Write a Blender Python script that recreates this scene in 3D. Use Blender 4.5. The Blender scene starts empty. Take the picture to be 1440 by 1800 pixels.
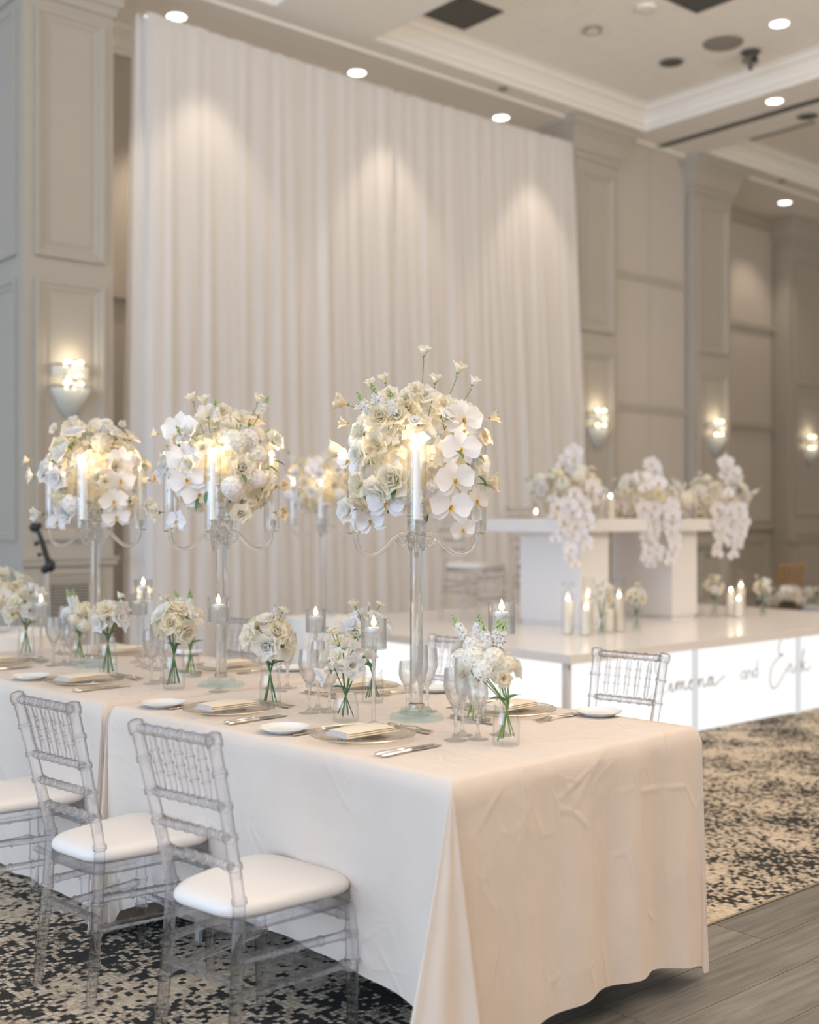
import bpy, math, random
from mathutils import Vector, Matrix, Quaternion
SC = bpy.context.scene
COL = SC.collection
PI = math.pi
rad = math.radians

# ------------------------------------------------------------------ camera
cam_d = bpy.data.cameras.new('camera')
cam = bpy.data.objects.new('camera', cam_d); COL.objects.link(cam)
cam.location = (0, 0, 1.40)
cam.rotation_euler = (rad(90), 0, rad(-40.6))
cam_d.sensor_fit = 'HORIZONTAL'; cam_d.sensor_width = 36.0; cam_d.lens = 36.0*2080/1440
cam_d.shift_y = 12/1440
cam_d.clip_end = 200
cam_d.dof.use_dof = True; cam_d.dof.focus_distance = 3.7; cam_d.dof.aperture_fstop = 2.1
SC.camera = cam

# ------------------------------------------------------------------ world, lights, exposure
W = bpy.data.worlds.new('world'); SC.world = W; W.use_nodes = True
W.node_tree.nodes['Background'].inputs[0].default_value = (1.0, 0.87, 0.75, 1)
W.node_tree.nodes['Background'].inputs[1].default_value = 0.31

def area(name, loc, target, sx, sy, energy, color):
    l = bpy.data.lights.new(name, 'AREA'); l.shape = 'RECTANGLE'; l.size = sx; l.size_y = sy
    l.energy = energy; l.color = color
    o = bpy.data.objects.new(name, l); COL.objects.link(o); o.location = loc
    o.rotation_euler = (Vector(target)-Vector(loc)).to_track_quat('-Z', 'Y').to_euler()
    return o
area('window_daylight', (-10.0, 3.0, 2.6), (3.0, 4.6, 1.2), 13.0, 4.2, 1150, (0.50, 0.72, 1.0))
area('hall_ceiling_light', (4.5, 3.6, 5.7), (4.5, 3.6, 0), 9.0, 6.0, 15, (1.0, 0.86, 0.73))
area('ceiling_fill', (5.0, -2.2, 2.6), (5.0, -2.2, 6.0), 12.0, 4.0, 1280, (1.0, 0.91, 0.81))  # unseen fill added to brighten the ceiling, not a fixture of the hall
area('hall_ceiling_light', (10.5, 4.2, 5.6), (10.5, 5.5, 0), 6.0, 4.0, 55, (1.0, 0.86, 0.73))

SC.view_settings.view_transform = 'Standard'
SC.view_settings.look = 'None'
SC.view_settings.gamma = 1.0
SC.view_settings.use_curve_mapping = False
SC.view_settings.exposure = 0.19
try:
    SC.cycles.use_denoising = True
    SC.cycles.use_adaptive_sampling = True; SC.cycles.adaptive_threshold = 0.025
    SC.cycles.max_bounces = 9; SC.cycles.diffuse_bounces = 4; SC.cycles.glossy_bounces = 4
    SC.cycles.transmission_bounces = 9; SC.cycles.transparent_max_bounces = 28
    SC.cycles.sample_clamp_indirect = 3.0; SC.cycles.blur_glossy = 0.5
except Exception:
    pass

# ------------------------------------------------------------------ materials
def nt(name):
    m = bpy.data.materials.new(name); m.use_nodes = True
    n = m.node_tree
    for x in list(n.nodes): n.nodes.remove(x)
    out = n.nodes.new('ShaderNodeOutputMaterial')
    return m, n, out
def node(n, t, **kw):
    x = n.nodes.new(t)
    for k, v in kw.items():
        if k.startswith('i_'):
            key = k[2:]
            x.inputs[int(key) if key.isdigit() else key.replace('_', ' ')].default_value = v
        else: setattr(x, k, v)
    return x
def c4(c): return (c[0], c[1], c[2], 1)
def plain(name, col, rough=0.6, metal=0.0, bump=0.0, bscale=40, var=0.0, vscale=3.0, spec=0.5, sheen=0.0, aniso=(1, 1, 1)):
    m, n, out = nt(name)
    b = node(n, 'ShaderNodeBsdfPrincipled'); b.inputs['Base Color'].default_value = c4(col)
    b.inputs['Roughness'].default_value = rough; b.inputs['Metallic'].default_value = metal
    b.inputs['Specular IOR Level'].default_value = spec
    if sheen: b.inputs['Sheen Weight'].default_value = sheen
    n.links.new(b.outputs[0], out.inputs[0])
    if var or bump:
        tc = node(n, 'ShaderNodeTexCoord'); mp = node(n, 'ShaderNodeMapping'); mp.inputs['Scale'].default_value = aniso
        n.links.new(tc.outputs['Object'], mp.inputs[0])
    if var:
        t = node(n, 'ShaderNodeTexNoise'); t.inputs['Scale'].default_value = vscale; t.inputs['Detail'].default_value = 5
        n.links.new(mp.outputs[0], t.inputs['Vector'])
        r = node(n, 'ShaderNodeMapRange'); r.inputs[3].default_value = 1-var; r.inputs[4].default_value = 1+var
        n.links.new(t.outputs[0], r.inputs[0])
        mx = node(n, 'ShaderNodeMix', data_type='RGBA', blend_type='MULTIPLY'); mx.inputs[0].default_value = 1
        mx.inputs[6].default_value = c4(col); n.links.new(r.outputs[0], mx.inputs[7])
        n.links.new(mx.outputs[2], b.inputs['Base Color'])
    if bump:
        t = node(n, 'ShaderNodeTexNoise'); t.inputs['Scale'].default_value = bscale; t.inputs['Detail'].default_value = 4
        n.links.new(mp.outputs[0], t.inputs['Vector'])
        bp = node(n, 'ShaderNodeBump'); bp.inputs['Strength'].default_value = bump; bp.inputs['Distance'].default_value = 0.01
        n.links.new(t.outputs[0], bp.inputs['Height']); n.links.new(bp.outputs[0], b.inputs['Normal'])
    return m
def emit(name, col, s):
    m, n, out = nt(name)
    e = node(n, 'ShaderNodeEmission'); e.inputs[0].default_value = c4(col); e.inputs[1].default_value = s
    n.links.new(e.outputs[0], out.inputs[0]); return m
def thin_glass(name, face=(0.98, 0.985, 0.985), edge=(0.80, 0.84, 0.86), refl=0.9, rough=0.02, blend=0.5):
    """clear thin-walled glass: straight transmission that tints towards the rim, fresnel gloss"""
    m, n, out = nt(name)
    lw = node(n, 'ShaderNodeLayerWeight'); lw.inputs[0].default_value = blend
    cr = node(n, 'ShaderNodeMix', data_type='RGBA'); cr.inputs[6].default_value = c4(face); cr.inputs[7].default_value = c4(edge)
    pw = node(n, 'ShaderNodeMath', operation='POWER'); pw.inputs[1].default_value = 4.0
    n.links.new(lw.outputs['Facing'], pw.inputs[0]); n.links.new(pw.outputs[0], cr.inputs[0])
    t = node(n, 'ShaderNodeBsdfTransparent'); n.links.new(cr.outputs[2], t.inputs[0])
    g = node(n, 'ShaderNodeBsdfGlossy'); g.inputs['Roughness'].default_value = rough
    p5 = node(n, 'ShaderNodeMath', operation='POWER'); p5.inputs[1].default_value = 3.5; n.links.new(lw.outputs['Facing'], p5.inputs[0])
    mu = node(n, 'ShaderNodeMath', operation='MULTIPLY_ADD'); mu.inputs[1].default_value = .55*refl; mu.inputs[2].default_value = .045*refl; mu.use_clamp = True
    n.links.new(p5.outputs[0], mu.inputs[0])
    mx = node(n, 'ShaderNodeMixShader'); n.links.new(mu.outputs[0], mx.inputs[0])
    n.links.new(t.outputs[0], mx.inputs[1]); n.links.new(g.outputs[0], mx.inputs[2])
    n.links.new(mx.outputs[0], out.inputs[0]); return m
def solid_glass(name, col=(1, 1, 1), ior=1.45, rough=0.0, clear=0.35):
    """solid clear glass / acrylic: refraction, with part of the light passing straight"""
    m, n, out = nt(name)
    g = node(n, 'ShaderNodeBsdfGlass'); g.inputs['Color'].default_value = c4(col); g.inputs['IOR'].default_value = ior; g.inputs['Roughness'].default_value = rough
    t = node(n, 'ShaderNodeBsdfTransparent'); t.inputs[0].default_value = c4(col)
    mx = node(n, 'ShaderNodeMixShader'); mx.inputs[0].default_value = clear
    n.links.new(g.outputs[0], mx.inputs[1]); n.links.new(t.outputs[0], mx.inputs[2])
    n.links.new(mx.outputs[0], out.inputs[0]); return m
def petal_mat(name, cols, trans=0.5):
    """petals: diffuse + translucent, colour varying a little from blossom to blossom and towards the base"""
    m, n, out = nt(name)
    oi = node(n, 'ShaderNodeObjectInfo'); ra = node(n, 'ShaderNodeValToRGB')
    el = ra.color_ramp.elements
    el[0].color = c4(cols[0]); el[1].color = c4(cols[-1])
    for i, c in enumerate(cols[1:-1]):
        e = el.new((i+1)/(len(cols)-1)); e.color = c4(c)
    n.links.new(oi.outputs['Random'], ra.inputs[0])
    d = node(n, 'ShaderNodeBsdfDiffuse'); t = node(n, 'ShaderNodeBsdfTranslucent')
    n.links.new(ra.outputs[0], d.inputs[0]); n.links.new(ra.outputs[0], t.inputs[0])
    mx = node(n, 'ShaderNodeMixShader'); mx.inputs[0].default_value = trans
    n.links.new(d.outputs[0], mx.inputs[1]); n.links.new(t.outputs[0], mx.inputs[2])
    n.links.new(mx.outputs[0], out.inputs[0]); return m
def cloth_mat(name, col, scale=1.0, trans=0.0):
    m, n, out = nt(name)
    tc = node(n, 'ShaderNodeTexCoord')
    def noise(sc, det, stretch, dist=0.0):
        mp = node(n, 'ShaderNodeMapping'); mp.inputs['Scale'].default_value = stretch
        n.links.new(tc.outputs['Object'], mp.inputs[0])
        t = node(n, 'ShaderNodeTexNoise'); t.inputs['Scale'].default_value = sc; t.inputs['Detail'].default_value = det; t.inputs['Distortion'].default_value = dist
        n.links.new(mp.outputs[0], t.inputs['Vector']); return t.outputs[0]
    def crease(src, width):
        d = node(n, 'ShaderNodeMath', operation='SUBTRACT'); d.inputs[1].default_value = 0.5; n.links.new(src, d.inputs[0])
        ab = node(n, 'ShaderNodeMath', operation='ABSOLUTE'); n.links.new(d.outputs[0], ab.inputs[0])
        m_ = node(n, 'ShaderNodeMapRange', interpolation_type='SMOOTHSTEP'); m_.inputs[2].default_value = width; n.links.new(ab.outputs[0], m_.inputs[0]); return m_.outputs[0]
    def lines(sc, width, stretch, lo, hi, seed):
        mp = node(n, 'ShaderNodeMapping'); mp.inputs['Scale'].default_value = stretch; mp.inputs['Location'].default_value = (seed, seed*.7, seed*.3)
        n.links.new(tc.outputs['Object'], mp.inputs[0])
        v = node(n, 'ShaderNodeTexVoronoi', feature='DISTANCE_TO_EDGE'); v.inputs['Scale'].default_value = sc; n.links.new(mp.outputs[0], v.inputs['Vector'])
        e = node(n, 'ShaderNodeMapRange', interpolation_type='SMOOTHSTEP'); e.inputs[2].default_value = width; e.inputs[3].default_value = 1; e.inputs[4].default_value = 0; n.links.new(v.outputs[0], e.inputs[0])
        mk = node(n, 'ShaderNodeMapRange', interpolation_type='SMOOTHSTEP'); mk.inputs[1].default_value = lo; mk.inputs[2].default_value = hi
        n.links.new(noise(4, 2, (1+seed*.1, 1, 1)), mk.inputs[0])
        mu = node(n, 'ShaderNodeMath', operation='MULTIPLY'); n.links.new(e.outputs[0], mu.inputs[0]); n.links.new(mk.outputs[0], mu.inputs[1]); return mu.outputs[0]
    h = None
    for src, k in ((noise(5, 3, (1, 1, .45)), 1.1), (lines(4.5, .06, (1, 1, .8), .5, .60, 1.0), .10), (lines(2.6, .04, (1.5, 1.5, .4), .45, .6, 3.0), .09), (lines(8, .09, (1, 1, 1), .52, .62, 5.0), .05), (noise(260, 1, (1, 1, 1)), .03)):
        a2 = node(n, 'ShaderNodeMath', operation='MULTIPLY_ADD'); a2.inputs[1].default_value = k; a2.inputs[2].default_value = 0.0
        n.links.new(src, a2.inputs[0])
        if h is not None: n.links.new(h, a2.inputs[2])
        h = a2.outputs[0]
    bp = node(n, 'ShaderNodeBump'); bp.inputs['Strength'].default_value = min(1.0, 0.75*scale); bp.inputs['Distance'].default_value = 0.022
    n.links.new(h, bp.inputs['Height'])
    b = node(n, 'ShaderNodeBsdfPrincipled'); b.inputs['Base Color'].default_value = c4(col); b.inputs['Roughness'].default_value = 0.75
    b.inputs['Sheen Weight'].default_value = 0.15; b.inputs['Specular IOR Level'].default_value = 0.25
    n.links.new(bp.outputs[0], b.inputs['Normal'])
    if trans:
        t = node(n, 'ShaderNodeBsdfTranslucent'); t.inputs[0].default_value = c4(col); n.links.new(bp.outputs[0], t.inputs['Normal'])
        mx = node(n, 'ShaderNodeMixShader'); mx.inputs[0].default_value = trans
        n.links.new(b.outputs[0], mx.inputs[1]); n.links.new(t.outputs[0], mx.inputs[2]); n.links.new(mx.outputs[0], out.inputs[0])
    else: n.links.new(b.outputs[0], out.inputs[0])
    return m
def carpet_mat():
    m, n, out = nt('carpet')
    tc = node(n, 'ShaderNodeTexCoord')
    dn = node(n, 'ShaderNodeTexNoise'); dn.inputs['Scale'].default_value = 9; dn.inputs['Detail'].default_value = 3
    n.links.new(tc.outputs['Object'], dn.inputs['Vector'])
    ds = node(n, 'ShaderNodeVectorMath', operation='SCALE'); ds.inputs['Scale'].default_value = 0.018
    n.links.new(dn.outputs['Color'], ds.inputs[0])
    ad = node(n, 'ShaderNodeVectorMath', operation='ADD'); n.links.new(tc.outputs['Object'], ad.inputs[0]); n.links.new(ds.outputs[0], ad.inputs[1])
    vo = node(n, 'ShaderNodeTexVoronoi', distance='CHEBYCHEV', feature='F1'); vo.inputs['Scale'].default_value = 56; vo.inputs['Randomness'].default_value = 0.6
    ve = node(n, 'ShaderNodeTexVoronoi', distance='CHEBYCHEV', feature='F2'); ve.inputs['Scale'].default_value = 56; ve.inputs['Randomness'].default_value = 0.6
    for v in (vo, ve): n.links.new(ad.outputs[0], v.inputs['Vector'])
    sub = node(n, 'ShaderNodeMath', operation='SUBTRACT'); n.links.new(ve.outputs['Distance'], sub.inputs[0]); n.links.new(vo.outputs['Distance'], sub.inputs[1])
    big = node(n, 'ShaderNodeTexNoise'); big.inputs['Scale'].default_value = 2.1; big.inputs['Detail'].default_value = 6; big.inputs['Roughness'].default_value = 0.62
    n.links.new(tc.outputs['Object'], big.inputs['Vector'])
    sp = node(n, 'ShaderNodeSeparateColor'); n.links.new(vo.outputs['Color'], sp.inputs[0])
    cell = node(n, 'ShaderNodeMath', operation='MULTIPLY_ADD'); cell.inputs[1].default_value = 0.42
    n.links.new(sp.outputs[0], cell.inputs[0]); n.links.new(big.outputs[0], cell.inputs[2])
    dark = node(n, 'ShaderNodeMapRange', interpolation_type='SMOOTHSTEP'); dark.inputs[1].default_value = 0.73; dark.inputs[2].default_value = 0.79
    n.links.new(cell.outputs[0], dark.inputs[0])
    line = node(n, 'ShaderNodeMapRange', interpolation_type='SMOOTHSTEP'); line.inputs[1].default_value = 0.22; line.inputs[2].default_value = 0.06
    n.links.new(sub.outputs[0], line.inputs[0])
    lm = node(n, 'ShaderNodeMapRange'); lm.inputs[1].default_value = 0.40; lm.inputs[2].default_value = 0.60
    n.links.new(big.outputs[0], lm.inputs[0])
    ln = node(n, 'ShaderNodeMath', operation='MULTIPLY'); n.links.new(line.outputs[0], ln.inputs[0]); n.links.new(lm.outputs[0], ln.inputs[1])
    mx = node(n, 'ShaderNodeMath', operation='MAXIMUM'); n.links.new(dark.outputs[0], mx.inputs[0]); n.links.new(ln.outputs[0], mx.inputs[1])
    fz = node(n, 'ShaderNodeTexNoise'); fz.inputs['Scale'].default_value = 300
    n.links.new(tc.outputs['Object'], fz.inputs['Vector'])
    base = node(n, 'ShaderNodeMix', data_type='RGBA'); base.inputs[6].default_value = (0.46, 0.375, 0.28, 1); base.inputs[7].default_value = (0.68, 0.575, 0.455, 1)
    n.links.new(sp.outputs[1], base.inputs[0])
    c = node(n, 'ShaderNodeMix', data_type='RGBA'); c.inputs[7].default_value = (0.042, 0.042, 0.041, 1)
    n.links.new(mx.outputs[0], c.inputs[0]); n.links.new(base.outputs[2], c.inputs[6])
    b = node(n, 'ShaderNodeBsdfPrincipled'); b.inputs['Roughness'].default_value = 0.95; b.inputs['Specular IOR Level'].default_value = 0.1
    bp = node(n, 'ShaderNodeBump'); bp.inputs['Strength'].default_value = 0.4; bp.inputs['Distance'].default_value = 0.004
    n.links.new(fz.outputs[0], bp.inputs['Height']); n.links.new(bp.outputs[0], b.inputs['Normal'])
    n.links.new(c.outputs[2], b.inputs['Base Color']); n.links.new(b.outputs[0], out.inputs[0]); return m
def plank_mat():
    m, n, out = nt('grey_oak')
    tc = node(n, 'ShaderNodeTexCoord'); oi = node(n, 'ShaderNodeObjectInfo')
    mp = node(n, 'ShaderNodeMapping'); mp.inputs['Scale'].default_value = (1.2, 16, 4)
    of = node(n, 'ShaderNodeVectorMath', operation='ADD'); n.links.new(tc.outputs['Object'], of.inputs[0])
    cx = node(n, 'ShaderNodeCombineXYZ'); mu = node(n, 'ShaderNodeMath', operation='MULTIPLY'); mu.inputs[1].default_value = 37
    n.links.new(oi.outputs['Random'], mu.inputs[0]); n.links.new(mu.outputs[0], cx.inputs[0]); n.links.new(mu.outputs[0], cx.inputs[1])
    n.links.new(cx.outputs[0], of.inputs[1]); n.links.new(of.outputs[0], mp.inputs[0])
    g = node(n, 'ShaderNodeTexNoise'); g.inputs['Scale'].default_value = 2.2; g.inputs['Detail'].default_value = 8; g.inputs['Roughness'].default_value = 0.6; g.inputs['Distortion'].default_value = 0.6
    n.links.new(mp.outputs[0], g.inputs['Vector'])
    r = node(n, 'ShaderNodeValToRGB'); e = r.color_ramp.elements
    e[0].position = 0.28; e[0].color = (0.115, 0.10, 0.085, 1); e[1].position = 0.72; e[1].color = (0.27, 0.245, 0.215, 1)
    n.links.new(g.outputs[0], r.inputs[0])
    rr = node(n, 'ShaderNodeMapRange'); rr.inputs[3].default_value = 0.85; rr.inputs[4].default_value = 1.12
    n.links.new(oi.outputs['Random'], rr.inputs[0])
    mx = node(n, 'ShaderNodeMix', data_type='RGBA', blend_type='MULTIPLY'); mx.inputs[0].default_value = 1
    n.links.new(r.outputs[0], mx.inputs[6]); n.links.new(rr.outputs[0], mx.inputs[7])
    b = node(n, 'ShaderNodeBsdfPrincipled'); b.inputs['Roughness'].default_value = 0.45
    n.links.new(mx.outputs[2], b.inputs['Base Color'])
    bp = node(n, 'ShaderNodeBump'); bp.inputs['Strength'].default_value = 0.15; bp.inputs['Distance'].default_value = 0.004
    n.links.new(g.outputs[0], bp.inputs['Height']); n.links.new(bp.outputs[0], b.inputs['Normal'])
    n.links.new(b.outputs[0], out.inputs[0]); return m

def acrylic_mat():
    m, n, out = nt('clear_acrylic')
    g = node(n, 'ShaderNodeBsdfGlass'); g.inputs['Color'].default_value = (.985, .985, .995, 1); g.inputs['IOR'].default_value = 1.38
    lw = node(n, 'ShaderNodeLayerWeight'); lw.inputs[0].default_value = .5
    pw = node(n, 'ShaderNodeMath', operation='POWER'); pw.inputs[1].default_value = 2.4; n.links.new(lw.outputs['Facing'], pw.inputs[0])
    cr = node(n, 'ShaderNodeMix', data_type='RGBA'); cr.inputs[6].default_value = (.985, .985, .995, 1); cr.inputs[7].default_value = (.30, .31, .37, 1)
    n.links.new(pw.outputs[0], cr.inputs[0])
    t = node(n, 'ShaderNodeBsdfTransparent'); n.links.new(cr.outputs[2], t.inputs[0])
    mx = node(n, 'ShaderNodeMixShader'); mx.inputs[0].default_value = .60
    n.links.new(g.outputs[0], mx.inputs[1]); n.links.new(t.outputs[0], mx.inputs[2]); n.links.new(mx.outputs[0], out.inputs[0]); return m

M = {}
M['carpet'] = carpet_mat()
M['plank'] = plank_mat()
M['brass'] = plain('brass_strip', (0.60, 0.50, 0.34), 0.35, 1.0)
M['wall'] = plain('taupe_paint', (0.475, 0.43, 0.37), 0.6, var=0.03, vscale=1.2)
M['fabric_wall'] = plain('taupe_fabric_panel', (0.58, 0.53, 0.475), 0.85, bump=0.15, bscale=180, var=0.03, vscale=1.5)
M['ceiling'] = plain('cream_ceiling_paint', (0.88, 0.835, 0.77), 0.8)
M['tile'] = plain('cream_ceiling_tile', (0.885, 0.835, 0.765), 0.9, bump=0.2, bscale=90, var=0.04, vscale=6)
M['vent_dark'] = plain('dark_vent', (0.10, 0.10, 0.09), 0.6)
M['vent_grey'] = plain('grey_grille', (0.30, 0.275, 0.24), 0.6)
M['white_paint'] = plain('white_enamel', (0.78, 0.76, 0.72), 0.4)
M['black'] = plain('black_metal', (0.012, 0.018, 0.018), 0.45)
M['lens'] = emit('lamp_lens', (1.0, 0.95, 0.88), 6.0)
M['bulb'] = emit('sconce_bulb', (1.0, 0.88, 0.66), 5.0)
M['drape'] = cloth_mat('sheer_white_drape', (0.92, 0.885, 0.86), 0.06, trans=0.32)
M['linen'] = cloth_mat('blush_linen', (0.69, 0.585, 0.505), 1.0)
M['linen2'] = cloth_mat('pale_linen', (0.83, 0.78, 0.73), 0.6)
M['stage'] = plain('white_gloss_laminate', (0.88, 0.83, 0.80), 0.22, spec=0.5)
M['stage_edge'] = plain('white_laminate_edge', (0.70, 0.66, 0.60), 0.4)
M['panel_lit'] = emit('backlit_white_panel', (1.0, 0.985, 0.97), 0.95)
M['post'] = plain('white_frame', (0.80, 0.79, 0.80), 0.5)
M['post_lit'] = emit('backlit_frame', (0.97, 0.96, 0.98), 0.66)
M['script_ink'] = plain('grey_vinyl', (0.42, 0.41, 0.42), 0.5)
M['white_lam'] = plain('white_table_laminate', (0.82, 0.79, 0.775), 0.35)
M['acrylic'] = acrylic_mat()
M['crystal'] = solid_glass('crystal_glass', (0.985, 0.99, 0.99), 1.48, 0.0, 0.40)
M['aqua'] = solid_glass('aqua_tinted_glass', (0.94, 0.988, 0.992), 1.40, 0.0, 0.86)
M['glass'] = thin_glass('clear_glass', (0.99, 0.992, 0.993), (0.88, 0.91, 0.92), 0.65)
M['stemware'] = solid_glass('stemware_glass', (0.995, 0.997, 1.0), 1.45, 0.0, 0.42)
M['prism'] = petal_mat('crystal_prism', [(.86, .87, .86), (.86, .87, .86)], .6)
M['charger'] = thin_glass('charger_glass', (0.975, 0.97, 0.95), (0.93, 0.91, 0.87), .9, 0.06)
M['water'] = thin_glass('water', (0.96, 0.97, 0.97), (0.84, 0.88, 0.88), 0.8)
M['gold'] = plain('gold_rim', (0.78, 0.70, 0.56), 0.28, 1.0)
M['silver'] = plain('polished_silver', (0.72, 0.69, 0.65), 0.18, 1.0)
M['china'] = plain('white_china', (0.80, 0.80, 0.80), 0.15)
M['napkin'] = cloth_mat('ivory_napkin', (0.77, 0.66, 0.52), 0.4)
M['napkin_in'] = plain('napkin_edge', (0.50, 0.455, 0.44), 0.8)
M['cushion'] = plain('white_vinyl_cushion', (0.79, 0.735, 0.695), 0.5, bump=0.05, bscale=300)
M['wax'] = plain('ivory_wax', (0.86, 0.80, 0.70), 0.45)
M['white_wax'] = plain('white_wax', (0.88, 0.86, 0.84), 0.4)
M['wick'] = plain('wick', (0.03, 0.025, 0.02), 0.8)
M['flame'] = emit('candle_flame', (1.0, 0.80, 0.50), 14.0)
M['white_pet'] = petal_mat('white_petals', [(0.94, 0.92, 0.93), (0.95, 0.93, 0.90), (0.94, 0.925, 0.86)])
M['cream_pet'] = petal_mat('cream_petals', [(0.96, 0.915, 0.82), (0.955, 0.89, 0.74), (0.96, 0.932, 0.86)])
M['peach_pet'] = petal_mat('peach_petals', [(0.94, 0.84, 0.66), (0.95, 0.87, 0.74)])
M['orchid_pet'] = petal_mat('orchid_petals', [(0.90, 0.87, 0.89), (0.90, 0.86, 0.84)], 0.3)
M['yellow'] = plain('yellow_lip', (0.72, 0.47, 0.08), 0.6)
M['centre'] = plain('cream_centre', (0.80, 0.70, 0.42), 0.7)
M['green'] = plain('green_stem', (0.16, 0.26, 0.075), 0.55, var=0.25, vscale=20)
M['deep_green'] = plain('deep_green_stem', (0.075, 0.18, 0.075), 0.5, var=0.25, vscale=20)
M['bud'] = plain('pale_green_bud', (0.42, 0.50, 0.24), 0.6)
M['wood'] = plain('golden_wood', (0.42, 0.23, 0.07), 0.4, var=0.2, vscale=6)
M['crate'] = plain('dark_crate', (0.035, 0.035, 0.03), 0.7)
M['bin'] = plain('pale_blue_tub', (0.55, 0.60, 0.66), 0.5)

# ------------------------------------------------------------------ mesh builder
class MB:
    def __init__(s): s.v = []; s.f = []; s.m = []; s.k = 0
    def mat(s, k): s.k = k; return s
    def face(s, idx): s.f.append(tuple(idx)); s.m.append(s.k)
    def grid(s, rows, cu=False, cv=False):
        """rows of points -> quads; cu closes along a row, cv closes from last row to first"""
        b = len(s.v); nr = len(rows); nc = len(rows[0])
        for r in rows: s.v.extend([tuple(p) for p in r])
        for i in range(nr if cv else nr-1):
            i2 = (i+1) % nr
            for j in range(nc if cu else nc-1):
                j2 = (j+1) % nc
                s.face((b+i*nc+j, b+i*nc+j2, b+i2*nc+j2, b+i2*nc+j))
        return b
    def poly(s, pts):
        b = len(s.v); s.v.extend([tuple(p) for p in pts]); s.face(range(b, b+len(pts)))
    def box(s, a, c, rz=0.0, at=None):
        x0, y0, z0 = a; x1, y1, z1 = c
        b = len(s.v)
        P = [(x0, y0, z0), (x1, y0, z0), (x1, y1, z0), (x0, y1, z0), (x0, y0, z1), (x1, y0, z1), (x1, y1, z1), (x0, y1, z1)]
        if rz or at:
            at = at or (0, 0, 0); cs, sn = math.cos(rz), math.sin(rz)
            P = [(at[0]+p[0]*cs-p[1]*sn, at[1]+p[0]*sn+p[1]*cs, at[2]+p[2]) for p in P]
        s.v.extend(P)
        for q in ((0, 3, 2, 1), (4, 5, 6, 7), (0, 1, 5, 4), (1, 2, 6, 5), (2, 3, 7, 6), (3, 0, 4, 7)): s.face([b+i for i in q])
        return s
    def lathe(s, prof, n=20, o=(0, 0, 0), cap0=True, cap1=True, sq=None):
        rows = []
        for r, z in prof:
            rows.append([(o[0]+r*math.cos(2*PI*i/n), o[1]+r*math.sin(2*PI*i/n), o[2]+z) for i in range(n)])
        b = s.grid(rows, cu=True)
        if cap0 and prof[0][0] > 1e-5: s.face([b+i for i in reversed(range(n))])
        if cap1 and prof[-1][0] > 1e-5: s.face([b+(len(prof)-1)*n+i for i in range(n)])
        return s
    def tube(s, path, r, n=8, cap=True, flat=1.0):
        path = [Vector(p) for p in path]; N = len(path)
        if not isinstance(r, (list, tuple)): r = [r]*N
        T = []
        for i in range(N):
            d = path[min(i+1, N-1)]-path[max(i-1, 0)]
            T.append(d.normalized() if d.length > 1e-9 else (T[-1] if T else Vector((0, 0, 1))))
        up = Vector((0, 0, 1)) if abs(T[0].z) < 0.9 else Vector((0, 1, 0))
        u = T[0].cross(up).normalized(); rows = []
        for i in range(N):
            u = (u-T[i]*u.dot(T[i]))
            u = u.normalized() if u.length > 1e-6 else T[i].orthogonal().normalized()
            w = T[i].cross(u)
            rows.append([path[i]+u*(r[i]*math.cos(2*PI*k/n))+w*(r[i]*flat*math.sin(2*PI*k/n)) for k in range(n)])
        b = s.grid(rows, cu=True)
        if cap:
            s.face([b+i for i in reversed(range(n))]); s.face([b+(N-1)*n+i for i in range(n)])
        return s
    def ball(s, c, r, n=8, m=6, sz=1.0):
        prof = [(max(1e-6, r*math.sin(PI*i/m)), -r*sz*math.cos(PI*i/m)) for i in range(m+1)]
        return s.lathe(prof, n, c, False, False)
    def bamboo(s, a, b, r, rings, n=10, bump=1.32, half=0.006):
        a = Vector(a); b = Vector(b); L = (b-a).length
        pts = [(0, 1.0)]
        for t in rings:
            h = half/L
            pts += [(t-h*1.01, 1.0), (t-h, bump), (t-h*.15, bump*1.02), (t, 1.06), (t+h*.15, bump*1.02), (t+h, bump), (t+h*1.01, 1.0)]
        pts.append((1, 1.0))
        return s.tube([a.lerp(b, t) for t, _ in pts], [r*q for _, q in pts], n)
    def xf(s, mtx, start=0):
        for i in range(start, len(s.v)): s.v[i] = tuple(mtx @ Vector(s.v[i]))
        return s
    def mesh(s, name, mats, smooth=True, angle=40):
        me = bpy.data.meshes.new(name); me.from_pydata(s.v, [], s.f)
        for m in (mats if isinstance(mats, (list, tuple)) else [mats]): me.materials.append(m)
        if any(s.m): me.polygons.foreach_set('material_index', s.m)
        if smooth:
            me.polygons.foreach_set('use_smooth', [True]*len(me.polygons))
            try: me.set_sharp_from_angle(angle=rad(angle))
            except Exception: pass
        me.update(); return me
    def build(s, name, mats, parent=None, **kw):
        return link(name, s.mesh(name, mats, **kw), parent)

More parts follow.
